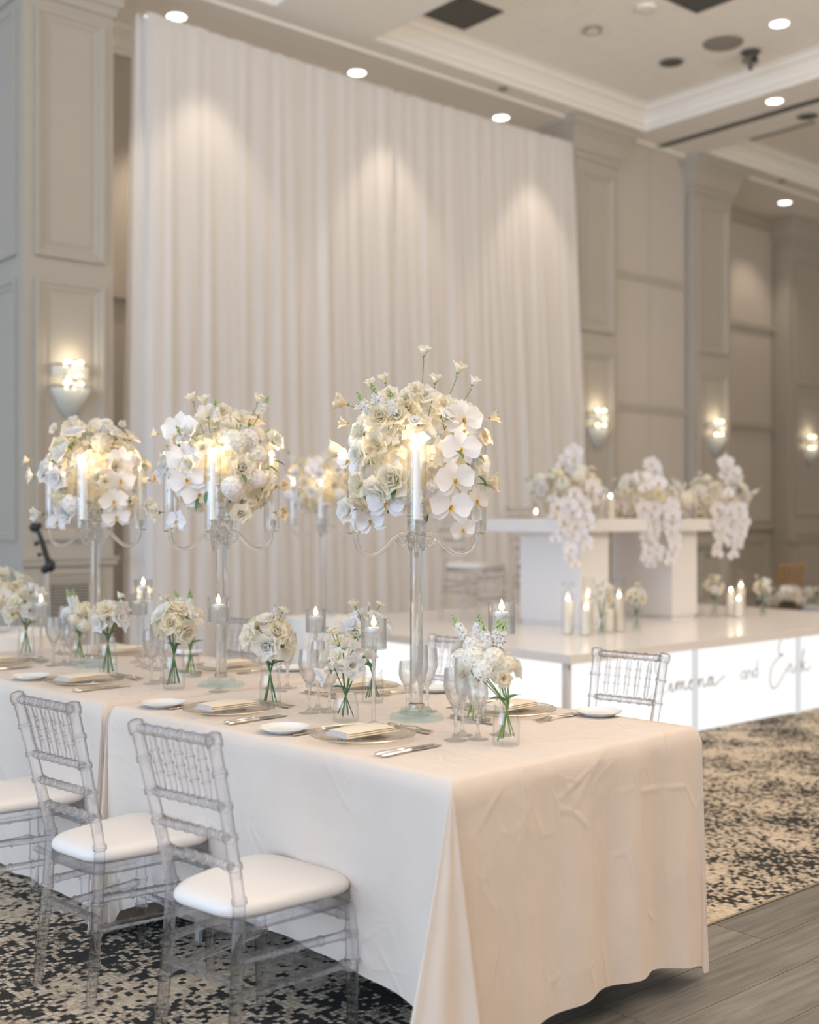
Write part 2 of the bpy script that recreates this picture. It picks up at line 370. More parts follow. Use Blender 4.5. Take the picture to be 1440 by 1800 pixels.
def link(name, me, parent=None, loc=(0, 0, 0), rot=None):
    o = bpy.data.objects.new(name, me); COL.objects.link(o); o.location = loc
    if rot is not None:
        if isinstance(rot, Quaternion): o.rotation_mode = 'QUATERNION'; o.rotation_quaternion = rot
        else: o.rotation_euler = rot
    if parent: o.parent = parent; KIDS.setdefault(parent.name, []).append(o)
    return o
KIDS = {}
def tag(o, label, cat, group=None):
    o['label'] = label; o['category'] = cat
    if group: o['group'] = group
    return o
def thing(name, label, cat, loc=(0, 0, 0), rz=0.0, group=None):
    o = bpy.data.objects.new(name, None); COL.objects.link(o); o.location = loc; o.rotation_euler = (0, 0, rz)
    o.empty_display_size = 0.05
    return tag(o, label, cat, group)
def struct(name, mb, mats, parent=None, **kw):
    o = mb.build(name, mats, parent, **kw); o['kind'] = 'structure'; return o
def copy_tree(src, loc, rz=None, label=None, group=None):
    c = src.copy(); COL.objects.link(c); c.location = loc
    if rz is not None: c.rotation_euler = (0, 0, rz)
    if label: c['label'] = label
    if group: c['group'] = group
    def rec(a, b):
        for ch in KIDS.get(a.name, []):
            d = ch.copy(); COL.objects.link(d); d.parent = b; KIDS.setdefault(b.name, []).append(d); rec(ch, d)
    rec(src, c); return c
def catmull(P, k=6):
    P = [Vector(p) for p in P]; out = []
    for i in range(len(P)-1):
        p0 = P[max(i-1, 0)]; p1 = P[i]; p2 = P[i+1]; p3 = P[min(i+2, len(P)-1)]
        for j in range(k):
            t = j/k
            out.append(0.5*((2*p1)+(p2-p0)*t+(2*p0-5*p1+4*p2-p3)*t*t+(3*p1-p0-3*p2+p3)*t**3))
    out.append(P[-1]); return out
def ring_box(mb, x0, x1, z0, z1, y, w, d):
    """rectangular picture-frame moulding on a wall facing -Y: stepped profile w wide, d proud"""
    prof = [(0, 0), (0, -d), (w*.35, -d), (w*.5, -d*.45), (w*.8, -d*.45), (w, 0)]
    rows = []
    for ins, dy in prof:
        rows.append([(x0+ins, y+dy, z0+ins), (x1-ins, y+dy, z0+ins), (x1-ins, y+dy, z1-ins), (x0+ins, y+dy, z1-ins)])
    mb.grid(rows, cu=True)

# ================================================================== STRUCTURE
CEIL = 5.93
YP = 8.95      # front plane of the pillars
YR = 10.0      # recessed wall behind
b = MB(); b.box((-11, 2.43, -0.1), (21, 11.5, 0.0))
floor = struct('floor', b, M['carpet'], smooth=False)
b = MB(); b.box((-11, -4, -0.1), (21, 2.43, -0.012))
wood = struct('floor', b, M['vent_dark'], smooth=False)
b = MB(); b.box((-11, 2.422, -0.012), (21, 2.434, 0.0015))
struct('trim_1', b, M['brass'], smooth=False)
random.seed(5)
PL = 1.22
pm = MB(); pm.box((0.0015, 0.0015, -0.012), (PL-0.0015, 0.1985, 0.0)); pme = pm.mesh('plank', M['plank'], smooth=False)
OFF = {0: 3.457, 1: 2.63, 2: 3.41}
for r in range(15):
    y = 2.42-0.2*(r+1)
    x0 = OFF.get(r, random.uniform(0, PL)); x0 -= PL*math.ceil((x0+0.9)/PL)
    while x0 < 8.0:
        link('plank', pme, wood, (x0, y, 0)); x0 += PL

# ceiling: coffers (trays) with tiles, flat beams between
b = MB()
TR = [(1.6, 5.9), (7.0, 11.09), (12.28, 16.4)]
TY0, TY1 = 2.6, 8.70
b.box((-11, TY1, CEIL), (21, YP, CEIL+.1)); b.box((-11, -4, CEIL), (21, TY0, CEIL+.1))
xs = [-11]+[v for t in TR for v in t]+[21]
for i in range(0, len(xs), 2): b.box((xs[i], TY0, CEIL), (xs[i+1], TY1, CEIL+.1))
b.box((-11, YP, CEIL-.03), (21, YR+.1, CEIL+.1))
ceil = struct('ceiling', b, M['ceiling'], smooth=False)
tm = MB(); P = 0.60
tm.box((0.005, 0.005, -0.008), (P-0.005, P-0.005, 0.0)); tme = tm.mesh('tile', M['tile'], smooth=False)
TZ = 6.17
for (x0, x1) in TR:
    b = MB()
    b.box((x0-.05, TY0-.05, TZ), (x1+.05, TY1+.05, TZ+.06))
    prof = [(-.003, CEIL-.004), (0.0, CEIL-.004), (0.0, CEIL+.05), (0.03, CEIL+.055), (0.035, CEIL+.10), (0.09, CEIL+.16), (0.15, CEIL+.19), (0.16, CEIL+.215), (0.20, CEIL+.22), (0.20, TZ+.01)]
    rows = [[(x0+i+.004, TY0+i+.004, z), (x1-i-.004, TY0+i+.004, z), (x1-i-.004, TY1-i-.004, z), (x0+i+.004, TY1-i-.004, z)] for i, z in prof]
    b.grid(rows, cu=True)
    tray = struct('trim_2', b, M['ceiling'], ceil, smooth=False); tray.name = 'ceiling_tray'
    nx = int((x1-x0-.4)/P); ny = int((TY1-TY0-.4)/P)
    ox = x1-.2-nx*P; oy = TY1-.2-ny*P
    for i in range(nx):
        for j in range(ny):
            if x0 < 5 and (i < nx-3): continue
            link('tile', tme, ceil, (ox+i*P, oy+j*P, TZ-.001))
b = MB(); b.box((11.62, 2.6, CEIL-.006), (11.74, YP, CEIL+.001)); struct('ceiling_track', b, M['vent_dark'], ceil, smooth=False)

# walls
b = MB(); b.box((-11, YR, 0), (21, YR+.2, CEIL+.1))
wall = struct('wall_back', b, M['wall'], smooth=False)

def crown(b, x0, x1, y, z1, h=.42, d=.17, side=True):
    prof = [(0.0, -h), (.02, -h), (.03, -h*.86), (.06, -h*.8), (d*.5, -h*.45), (d*.85, -h*.25), (d, -h*.2), (d, 0)]
    yb = YR
    rows = []
    for o, z in prof:
        rows.append([(x0-o, yb, z1+z), (x0-o, y-o, z1+z), (x1+o, y-o, z1+z), (x1+o, yb, z1+z)])
    b.grid(rows)
def pillar(name, x0, x1, y, panels, zt=CEIL-.005):
    b = MB(); b.box((x0, y, 0), (x1, YR, zt))
    p = struct(name, b, M['wall'], smooth=False); p['label'] = 'taupe panelled pilaster'
    c = MB(); crown(c, x0, x1, y, zt); c.build('crown_molding', M['wall'], p, smooth=False)
    for (xa, xb, za, zb) in panels:
        f = MB(); ring_box(f, xa, xb, za, zb, y, .085, .032); f.build('panel_molding', M['wall'], p, smooth=False)
        i = MB(); i.box((xa+.12, y-.008, za+.12), (xb-.12, y+.001, zb-.12)); i.build('panel', M['wall'], p, smooth=False)
    r = MB(); r.box((x0-.02, y-.035, 1.03), (x1+.02, y+.0, 1.075)); r.box((x0-.03, y-.05, 1.075), (x1+.03, y, 1.095)); r.build('chair_rail', M['wall'], p, smooth=False)
    k = MB(); k.box((x0-.02, y-.025, 0), (x1+.02, y, .2)); k.build('baseboard', M['wall'], p, smooth=False)
    return p
pl = pillar('pillar', 3.71, 4.47, YP, [(3.80, 4.39, 3.47, 5.42), (3.80, 4.39, 1.23, 3.29), (3.86, 4.34, .30, .99)])
# mouldings on the left return of that pillar
for za, zb in ((3.47, 5.42), (1.23, 3.29), (.30, .99)):
    f = MB(); ring_box(f, 0.1, .95, za, zb, 0, .085, .032)
    f.xf(Matrix.Translation((3.71, YR, 0)) @ Matrix.Rotation(rad(-90), 4, 'Z')); f.build('panel_molding', M['wall'], pl, smooth=False)
pillar('pillar', 10.14, 10.88, YP, [(10.22, 10.80, 3.55, 5.38), (10.22, 10.80, 1.23, 3.32)])
pillar('pillar', 12.37, 13.17, YP, [(12.45, 13.08, 3.50, 5.38), (12.45, 13.08, 1.23, 3.25), (12.5, 13.03, .30, .99)])
pillar('pillar', 15.75, 17.2, 9.7, [(15.9, 17.05, 3.42, 5.3), (15.9, 17.05, 1.45, 3.2), (15.9, 17.05, .30, 1.2)])

# bay of flat fabric panels between the two right pillars
b = MB(); b.box((10.88, 9.10, 0), (12.37, YR, CEIL-.01))
bay = struct('wall_panelled', b, M['wall'], smooth=False); bay.name = 'wall_right'
for (za, zb) in ((1.36, 2.69), (2.79, 4.27), (4.37, 5.90)):
    for (xa, xb) in ((10.93, 11.63), (11.64, 12.34)):
        q = MB(); q.box((xa, 9.065, za), (xb, 9.10, zb)); q.build('fabric_panel', M['fabric_wall'], bay, smooth=False)
for z in (2.69, 4.27):
    q = MB(); q.box((10.9, 9.055, z), (12.36, 9.10, z+.10)); q.build('rail', M['wall'], bay, smooth=False)
q = MB(); q.box((10.9, 9.03, 1.24), (12.36, 9.10, 1.30)); q.box((10.9, 9.01, 1.30), (12.36, 9.10, 1.33)); q.build('chair_rail', M['wall'], bay, smooth=False)
q = MB(); ring_box(q, 11.0, 12.25, .3, 1.12, 9.10, .085, .03); q.build('panel_molding', M['wall'], bay, smooth=False)
q = MB()
for z in (5.62, 3.72, 2.1): q.box((10.885, 9.03, z), (10.915, 9.08, z+.16))
q.build('hinge', M['vent_grey'], bay, smooth=False)
# recessed bay further right
for (za, zb) in ((1.36, 2.74), (2.80, 4.22), (4.28, 5.85)):
    q = MB(); q.box((13.22, YR-.03, za), (15.72, YR, zb)); q.build('fabric_panel', M['fabric_wall'], wall, smooth=False)
for z, h in ((2.72, .09), (4.20, .09), (1.24, .06), (1.30, .03)):
    q = MB(); q.box((13.18, YR-.07, z), (15.75, YR, z+h)); q.build('rail', M['wall'], wall, smooth=False)
for xa, xb in ((13.35, 14.45), (14.55, 15.65)):
    q = MB(); ring_box(q, xa, xb, .3, 1.1, YR, .085, .03); q.build('panel_molding', M['wall'], wall, smooth=False)
# recess behind the drape
for z, h in ((3.42, .07), (1.85, .07)):
    q = MB(); q.box((4.47, YR-.05, z), (10.14, YR, z+h)); q.build('rail', M['wall'], wall, smooth=False)
q = MB(); crown(q, 4.3, 10.3, YR-.01, CEIL-.03, .24, .12); q.build('crown_molding', M['ceiling'], wall, smooth=False)
q = MB(); crown(q, 13.0, 15.9, YR-.01, CEIL-.03, .20, .10); q.build('crown_molding', M['wall'], wall, smooth=False)
# return-air vent low on the left pillar
b = MB(); ring_box(b, 3.90, 4.28, .52, .91, YP-.008, .035, .012)
vt = thing('air_vent', 'slatted return-air vent low on the panelled pillar', 'vent')
b.build('frame', M['wall'], vt, smooth=False)
q = MB(); q.box((3.93, YP-.012, .55), (4.25, YP-.009, .88)); q.build('backing', M['vent_dark'], vt, smooth=False)
sm = MB(); sm.box((3.935, -.016, 0), (4.245, 0, .010)); sme = sm.mesh('slat', M['wall'], smooth=False)
for i in range(14): link('slat', sme, vt, (0, YP-.012, .556+i*.0235))

# ------------------------------------------------------------------ lamps of the hall
def downlight(x, y, z, label, watts=40, r=.085, col=(1, .84, .66), cone=95, blend=.6):
    t = thing('downlight', label, 'downlight', (x, y, z), 0, None)
    a = MB(); a.lathe([(r*1.3, -.001), (r*1.28, -.008), (r*1.02, -.010), (r, -.002)], 24, cap0=False, cap1=False); a.build('trim_ring', M['white_paint'], t)
    a = MB(); a.lathe([(r, -.003), (1e-5, -.004)], 24, cap0=False, cap1=False); a.build('lens', M['lens'], t)
    if watts:
        l = bpy.data.lights.new('downlight_lamp', 'SPOT'); l.energy = watts; l.color = col; l.spot_size = rad(cone); l.spot_blend = blend; l.shadow_soft_size = .06
        o = bpy.data.objects.new('downlight_lamp', l); COL.objects.link(o); o.location = (0, 0, -.03); o.parent = t
    return t
Z2 = CEIL-.03
downlight(5.31, 9.40, Z2, 'recessed downlight above the end of the drape beside the tall pillar', 150, cone=62, blend=.45)
downlight(7.36, 9.40, Z2, 'recessed downlight above the middle of the white drape', 150, cone=62, blend=.45)
downlight(9.41, 9.40, Z2, 'recessed downlight above the drape near the pale pilaster', 150, cone=62, blend=.45)
downlight(10.10, 6.32, TZ-.009, 'recessed downlight set in a tile of the coffered ceiling', 40)
downlight(11.35, 7.16, CEIL, 'recessed downlight on the flat beam beside the black ceiling track', 40)
downlight(15.00, 9.30, Z2, 'recessed downlight in front of the fabric-panelled recess', 45)
def disc(name, cat, label, x, y, z, r, mat, mat2=None, h=.012):
    t = thing(name, label, cat, (x, y, z))
    a = MB(); a.lathe([(r, 0), (r*.97, -h), (r*.80, -h*1.1)], 24, cap1=False); a.build('rim', mat, t)
    a = MB(); a.lathe([(r*.80, -h*.9), (1e-5, -h*.8)], 24, cap0=False, cap1=False); a.build('grille', mat2 or mat, t); return t
disc('ceiling_speaker', 'speaker', 'round grey ceiling speaker grille in the coffer tiles', 10.08, 6.94, TZ-.009, .20, M['vent_grey'])
disc('air_diffuser', 'vent', 'small dark round diffuser in a coffer tile', 10.09, 7.58, TZ-.009, .13, M['vent_grey'], M['vent_dark'])
disc('smoke_detector', 'detector', 'faint pale detector on the coffer tiles near the black vent', 8.83, 7.57, TZ-.009, .09, M['vent_grey'], M['tile'], .03)
disc('smoke_detector', 'detector', 'faint pale detector at the top edge of the coffer', 8.83, 6.92, TZ-.009, .09, M['tile'], M['tile'], .03)
disc('sprinkler', 'sprinkler', 'tiny sprinkler head on the ceiling by the far pilaster', 14.08, 9.07-.3, CEIL, .05, M['vent_grey'], None, .02)
disc('sprinkler', 'sprinkler', 'tiny sprinkler head just above the white drape', 8.84, 8.80, CEIL, .05, M['vent_grey'], None, .02)
disc('air_diffuser', 'vent', 'small dark diffuser on the flat beam beyond the track', 12.05, 7.18, CEIL, .12, M['vent_grey'], M['vent_dark'])
def sqvent(label, x, y, z, sx, sy, slats, bm):
    t = thing('ceiling_vent', label, 'vent', (x, y, z))
    a = MB(); ring = [(0, 0), (0, -.012), (.03, -.012), (.03, 0)]
    a.grid([[(-sx+i, -sy+i, q), (sx-i, -sy+i, q), (sx-i, sy-i, q), (-sx+i, sy-i, q)] for i, q in ring], cu=True); a.build('frame', bm, t, smooth=False)
    a = MB(); a.box((-sx+.02, -sy+.02, -.004), (sx-.02, sy-.02, -.001)); a.build('backing', M['vent_dark'], t, smooth=False)
    a = MB(); a.box((-sx+.02, -.004, -.010), (sx-.02, .004, -.003)); me = a.mesh('slat', bm, smooth=False)
    for i in range(slats): link('slat', me, t, (0, -sy+.05+(2*sy-.1)*i/max(1, slats-1), 0))
sqvent('large square black vent in the coffer tiles', 7.62, 8.12, TZ-.009, .27, .27, 9, M['vent_dark'])
sqvent('dark square vent cut by the top of the picture', 9.02, 6.42, TZ-.009, .27, .27, 9, M['vent_dark'])
sqvent('narrow slot vent on the beam beside the black track', 12.28, 7.65, CEIL, .04, .42, 3, M['vent_grey'])
t = thing('ceiling_projector', 'small dark and silver device hanging from the coffer tiles', 'projector', (10.48, 6.89, TZ-.009)); t.scale = (.75, .75, .75)
a = MB(); a.lathe([(.13, 0), (.13, -.025), (.06, -.03), (.03, -.05), (.03, -.11)], 20); a.build('mount', M['vent_dark'], t)
a = MB(); a.box((-.10, -.07, -.17), (.10, .07, -.10)); a.build('body', M['silver'], t, smooth=False)
a = MB(); a.lathe([(.045, 0), (.045, .03), (.035, .03), (.03, .02)], 14); a.xf(Matrix.Translation((-.02, -.07, -.135)) @ Matrix.Rotation(rad(90), 4, 'X')); a.build('lens', M['black'], t)
a = MB(); a.lathe([(.03, -.25), (.035, -.23), (.03, -.17)], 12); a.build('knob', M['vent_dark'], t)

# wall sconces: two tiers of crystals
def crystal_tier(n, r, z1, zlen, taper):
    a = MB()
    for i in range(n):
        an = PI*(i+.5)/n+PI
        L = zlen*(.72+.28*math.sin(PI*(i+.5)/n))
        x, y = r*math.cos(an), r*.8*math.sin(an)
        st = len(a.v)
        a.lathe([(.004, 0), (.013, -.02), (.013, -L*.8), (.002, -L)], 5, (0, 0, 0))
        a.xf(Matrix.Translation((x, y, z1)) @ Matrix.Rotation(taper, 4, Vector((-math.sin(an), math.cos(an), 0))), st)
    return a
def sconce(x, y, label, watts=.9):
    t = thing('wall_sconce', label, 'sconce', (x, y, 2.45), 0, None)
    a = MB(); a.box((-.045, -.02, -.20), (.045, 0, .22)); a.build('backplate', M['silver'], t, smooth=False)
    for k, (z, n, r, L, tp) in enumerate(((.17, 13, .15, .11, .1), (0.0, 15, .165, .30, .45))):
        a = MB(); a.tube([(r*math.cos(PI+PI*i/14), r*.8*math.sin(PI+PI*i/14), z) for i in range(15)], .010, 6)
        a.build('ring', M['silver'], t)
        c = crystal_tier(n, r, z, L, tp).build('crystals', M['prism'], t, smooth=False); c['kind'] = 'stuff'
        for s in (-.06, .06):
            a = MB(); a.ball((s, -.07, z+.01), .022, 10, 6, 1.5); a.build('bulb', M['bulb'], t)
            a = MB(); a.tube([(0, -.01, z-.03), (s*.6, -.05, z-.05), (s, -.07, z-.025)], .006, 6); a.build('arm', M['silver'], t)
        l = bpy.data.lights.new('sconce_lamp', 'POINT'); l.energy = watts; l.color = (1, .84, .58); l.shadow_soft_size = .05
        o = bpy.data.objects.new('sconce_lamp', l); COL.objects.link(o); o.location = (0, -.12, z+.07); o.parent = t
    return t
sconce(4.09, YP-.008, 'crystal wall sconce glowing on the tall pillar above the leftmost candelabrum')
sconce(10.50, YP-.008, 'crystal wall sconce on the pilaster beside the drape edge')
sconce(12.80, YP-.008, 'crystal wall sconce on the pilaster right of the flat wall panels')
sconce(16.28, 9.7-.008, 'crystal wall sconce cut by the right edge of the picture')

# ================================================================== DRAPE
DR = thing('drape', 'tall sheer white drape hanging in loose folds behind the stage', 'drape', (0, 0, 0))
random.seed(11)
def fold_fn(seed, n):
    rr = random.Random(seed); ks = []
    for i in range(n): ks.append((rr.uniform(7, 60), rr.uniform(0, 6.28), rr.uniform(.3, 1)))
    return lambda x: sum(math.sin(k*x+p)*a for k, p, a in ks)/n
ff = fold_fn(3, 7); fg = fold_fn(8, 3)
XL0, XR0, XR1 = 4.80, 10.08, 10.40
ZT = 5.64
def drape_pt(u, w):
    """u along 0..1, w down 0..1"""
    xr = XR0+(XR1-XR0)*(w**1.2)
    x = XL0+(xr-XL0)*u
    x += .010*math.sin(90*u+3*w)
    s = XL0+(XR0-XL0)*u
    amp = .012+.034*min(1, w*1.6)
    y = YP-.02-amp*(ff(s)+.8*max(-.5, fg(s*.6+.1*w)))-.05*w
    z = ZT-.02*ff(s*2)-.03*math.sin(PI*u)-(ZT-.012)*w
    if w >= .999: z = .012
    return (x, y, z)
NP = 6
WS = [0, .004, .03, .1, .2, .32, .45, .6, .75, .88, 1.0]
for p in range(NP):
    n = 150
    rows = [[drape_pt((p+i/n)/NP, w) for i in range(n+1)] for w in WS]
    a = MB(); a.grid(rows); a.build('curtain_panel', M['drape'], DR, angle=180)
rows = []
for w in WS:
    r = []; p0 = Vector(drape_pt(0, w))
    for i in range(41):
        q = i/40; r.append((p0.x-(.10+.07*min(1, w*1.6))*q-.012*math.sin(11*q), p0.y+(.14+.07*min(1, w*1.6))*q+.012*math.sin(14*q), p0.z))
    rows.append(r)
a = MB(); a.grid(rows); a.build('side_return', M['drape'], DR, angle=180)
a = MB(); a.tube([(XL0-.05, YP+.02, ZT-.03), (XR0+.03, YP+.02, ZT-.03)], .018, 8); a.build('rod', M['silver'], DR)
for x in (XL0+.05, (XL0+XR0)/2, XR0-.05):
    a = MB(); a.tube([(x, YP+.06, .0), (x, YP+.06, ZT-.03)], .02, 8); a.lathe([(.2, 0), (.2, .01)], 16, (x, YP+.30, 0)); a.box((x-.02, YP+.04, 0), (x+.02, YP+.3, .01)); a.build('upright', M['silver'], DR)

# ================================================================== STAGE
SX, SY, SYB, SZ = 5.20, 4.63, 7.60, .61
XE = 9.20
ST = thing('stage', 'low white stage with glossy top and backlit white front panels', 'stage', (0, 0, 0))
a = MB(); a.box((SX-.03, SY-.03, SZ-.055), (XE, SYB, SZ))
a.build('deck', M['stage'], ST, smooth=False)
a = MB(); a.box((SX+.06, SY+.06, 0.0), (XE-.02, SYB-.02, SZ-.056)); a.build('frame', M['stage_edge'], ST, smooth=False)
PW = 1.235; x = SX; i = 0
while x < XE-.3:
    q = MB(); q.box((x+.03, SY+.02, .012), (x+PW-.03, SY+.05, SZ-.065)); q.build('light_panel', M['panel_lit'], ST, smooth=False)
    q = MB(); q.box((x-.03 if i else x-.005, SY+.014, 0.0), (x+.03, SY+.058, SZ-.056)); q.build('post', M['post_lit'] if i else M['post'], ST, smooth=False)
    x += PW; i += 1
y = SY; i = 0
while y < SYB-.3:
    y1 = min(y+PW, SYB)
    q = MB(); q.box((SX+.02, y+.03, .012), (SX+.05, y1-.03, SZ-.065)); q.build('light_panel', M['panel_lit'], ST, smooth=False)
    if i:
        q = MB(); q.box((SX+.014, y-.03, 0), (SX+.058, y+.03, SZ-.056)); q.build('post', M['post_lit'], ST, smooth=False)
    y += PW; i += 1

# handwriting on the front panels, one joined stroke set per word
def strokes(word, x0, z0, sx, sz, lines, r=.0055):
    a = MB()
    for ln in lines:
        pts = catmull([(x0+p[0]*sx, SY+.017, z0+p[1]*sz) for p in ln], 7)
        a.tube(pts, r, 5, flat=.6)
    a.build('lettering', M['script_ink'], ST)['label'] = 'grey handwritten word on the backlit panel'
zb = .295
strokes('Simona', 5.95, zb, .078, .055, [
    [(1.9, 2.9), (2.2, 3.6), (1.9, 4.2), (1.2, 3.9), (.9, 3.0), (1.3, 1.9), (1.7, .8), (1.5, -.6), (.8, -1.2), (.2, -.9), (.3, -.2), (1.2, .1), (2.3, .1)]])
strokes('imona', 6.155, zb, .075, .062, [
    [(0, .1), (.35, .95), (.40, .3), (.62, .02), (1.0, .5), (1.15, .95), (1.2, .05), (1.28, .55), (1.6, .95), (1.72, .05), (1.8, .55), (2.1, .95), (2.22, .2), (2.5, .02), (2.9, .4),
     (3.3, .95), (2.95, .75), (2.95, .15), (3.3, .0), (3.6, .4), (3.45, .9), (3.9, .85), (4.2, .4), (4.3, .95), (4.35, .05), (4.45, .6), (4.8, .95), (4.95, .2), (5.2, .02), (5.6, .4),
     (6.2, .9), (5.8, .9), (5.65, .3), (5.95, .02), (6.25, .5), (6.35, .95), (6.35, .2), (6.7, .0), (7.5, .5), (8.2, .9)], [(.42, 1.35), (.46, 1.42)]])
strokes('and', 6.95, zb+.01, .065, .06, [
    [(.85, .8), (.5, 1.0), (.1, .6), (.2, .1), (.6, .05), (.88, .5), (.9, .95), (.92, .1), (1.0, 0)],
    [(1.35, .95), (1.38, .02)], [(1.38, .6), (1.7, 1.0), (2.0, .7), (2.03, .02)],
    [(3.05, .8), (2.75, 1.0), (2.4, .6), (2.5, .1), (2.85, .05), (3.08, .5)], [(3.1, 2.0), (3.1, .02)]], .0045)
strokes('Erik', 7.30, zb, .078, .075, [
    [(3.1, 3.3), (3.3, 3.9), (2.9, 4.1), (2.1, 3.6), (1.5, 2.7), (1.6, 2.0), (2.3, 1.9), (1.5, 1.7), (.4, .9), (.1, -.3), (.5, -1.1), (1.4, -.9), (2.4, .1), (2.9, .6)],
    [(3.0, .1), (3.25, .9), (3.5, .85), (3.6, .75), (3.65, .2), (3.95, .05), (4.3, .5), (4.45, .9), (4.5, .2), (4.8, .02), (5.2, .6), (5.6, 1.7), (5.75, 2.2), (5.5, 1.6), (5.35, .02), (5.5, .5), (5.95, .95), (5.6, .55), (6.1, .05), (6.9, .4)], [(4.5, 1.25), (4.55, 1.32)]])

# ================================================================== CHAIR
def chair_parts(mat, cush):
    """meshes of one chiavari chair, local: +Y is the front, floor at z=0"""
    D = {}
    XT, XS, XB, YT, YS, YB = .150, .130, .142, -.277, -.175, -.215
    def post(z):
        if z >= .45:
            q = (z-.45)/.43; return (XS+(XT-XS)*q, YS+(YT-YS)*q**1.1)
        q = (.45-z)/.45; return (XS+(XB-XS)*q, YS+(YB-YS)*q**1.3)
    rl = MB()
    zs = [(0, .0155), (.02, .017)]
    ringz = [.13, .215, .295, .455, .545, .62, .70, .785]
    pts = []
    def add(z, r): x, y = post(z); pts.append(((x, y, z), r))
    add(0, .014); add(.03, .016)
    for z in ringz:
        for dz, r in ((-.0065, .0165), (-.006, .0205), (-.0012, .021), (0, .018), (.0012, .021), (.006, .0205), (.0065, .0165)): add(z+dz, r)
    add(.852, .0165); add(.853, .021); add(.868, .0225); add(.882, .021); add(.886, .014)
    rl.tube([p for p, r in pts], [r for p, r in pts], 10)
    D['rear_leg'] = rl.mesh('rear_leg', mat)
    fl = MB(); pts = []
    for z, r in ((0, .013), (.012, .014), (.13, .0165), (.131, .021), (.142, .021), (.143, .0175), (.215, .0175), (.216, .022), (.226, .022), (.227, .0175), (.295, .0175), (.296, .022), (.306, .022), (.307, .0175), (.355, .017), (.356, .0215), (.365, .0215), (.366, .017), (.378, .017)):
        pts.append(((.178, .180+.006*(1-z/.43), z), r))
    fl.tube([p for p, r in pts], [r for p, r in pts], 10)
    D['front_leg'] = fl.mesh('front_leg', mat)
    def rail(z, r, k):
        x, y = post(z); a = MB()
        a.bamboo((-x+.012, y, z), (x-.012, y, z), r, [(i+.5)/k for i in range(k)], 10, 1.24, .0036); return a
    D['top_rail'] = rail(.866, .013, 6).mesh('top_rail', mat)
    for i, z in enumerate((.70, .62, .545)): D['cross_rail%d' % i] = rail(z, .0115, 6).mesh('cross_rail', mat)
    for i in range(5):
        f = (i+1)/6*2-1
        x1, y1 = post(.855); x0, y0 = post(.71)
        a = MB(); A = Vector((x0*f*.93, y0, .708)); B = Vector((x1*f*.93, y1, .856))
        P = [(0, .0055), (.12, .0085), (.3, .0085), (.305, .012), (.34, .012), (.345, .009), (.5, .0095), (.505, .0125), (.54, .0125), (.545, .009), (.7, .009), (.705, .012), (.74, .012), (.745, .0085), (.9, .0085), (1, .0055)]
        a.tube([A.lerp(B, t) for t, _ in P], [r for _, r in P], 8)
        D['spindle%d' % i] = a.mesh('spindle', mat)
    for s in (-1, 1):
        for j, z in enumerate((.215, .30)):
            a = MB(); x, y = post(z)
            a.bamboo((s*x, y+.012, z+.01), (s*.178, .172, z-.008 if j else z), .0115, [.06, .28, .5, .72, .94], 10, 1.24, .0036)
            D['side_stretcher%d%d' % (s, j)] = a.mesh('side_stretcher', mat)
    a = MB(); x, y = post(.255); a.bamboo((-x, y, .255), (x, y, .255), .0115, [.1, .37, .63, .9], 10, 1.24, .0036); D['rear_stretcher'] = a.mesh('rear_stretcher', mat)
    for j, z in enumerate((.175, .335)):
        a = MB(); a.bamboo((-.168, .181, z), (.168, .181, z), .0115, [.1, .37, .63, .9], 10, 1.24, .0036); D['front_stretcher%d' % j] = a.mesh('front_stretcher', mat)
    def outline(k, n=40, dy=0.0, pw=.30):
        o = []
        for i in range(n):
            an = 2*PI*i/n
            c, s_ = math.cos(an), math.sin(an)
            c = math.copysign(abs(c)**pw, c); s_ = math.copysign(abs(s_)**pw, s_)
            y = .003+s_*.197*k; hw = (.136+(.200-.136)*((y+.194)/.394))*k
            o.append((c*hw, y+dy))
        return o
    a = MB()
    for k0 in ((1.0, .425, .452),):
        o = outline(.99); i_ = outline(.86)
        rows = [[(x, y, 0.377) for x, y in i_], [(x, y, 0.375) for x, y in o], [(x, y, 0.407) for x, y in o], [(x, y, 0.407) for x, y in i_]]
        a.grid(rows, cu=True, cv=True)
    D['seat_frame'] = a.mesh('seat_frame', mat)
    a = MB(); rows = []
    for k, z in ((.90, .4075), (1.0, .410), (1.03, .418), (1.035, .428), (1.015, .438), (.96, .446), (.84, .451), (.6, .4545), (.3, .456)):
        rows.append([(x, y, z) for x, y in outline(k, 48, 0, .42)])
    b0 = a.grid(rows, cu=True); n = 48
    a.face([b0+i for i in reversed(range(n))]); a.face([b0+8*n+i for i in range(n)])
    D['seat_cushion'] = a.mesh('seat_cushion', cush, angle=80)
    return D
CH = chair_parts(M['acrylic'], M['cushion'])
def chair(label, loc, rz, group=None, D=None, name='chiavari_chair'):
    D = D or CH
    t = thing(name, label, 'chair', loc, rz, group)
    for k, me in D.items():
        nm = k.rstrip('-0123456789')
        if k in ('rear_leg', 'front_leg'):
            link(nm, me, t); o = link(nm, me, t); o.scale = (-1, 1, 1)
        else: link(nm, me, t)
    return t

# ================================================================== TABLES
TO = Vector((1.915, 2.078, 0)); TR_ = rad(3.5)
Tv = Vector((-math.sin(TR_), math.cos(TR_), 0)); Sv = Vector((math.cos(TR_), math.sin(TR_), 0))
TZT = 0.77
def tp(t, s, z=TZT): return TO+Tv*t+Sv*s+Vector((0, 0, z))
# rz that turns local +Y to the +s / -s direction
RZ_S = TR_-PI/2
RZ_MS = TR_+PI/2
WT = 1.09

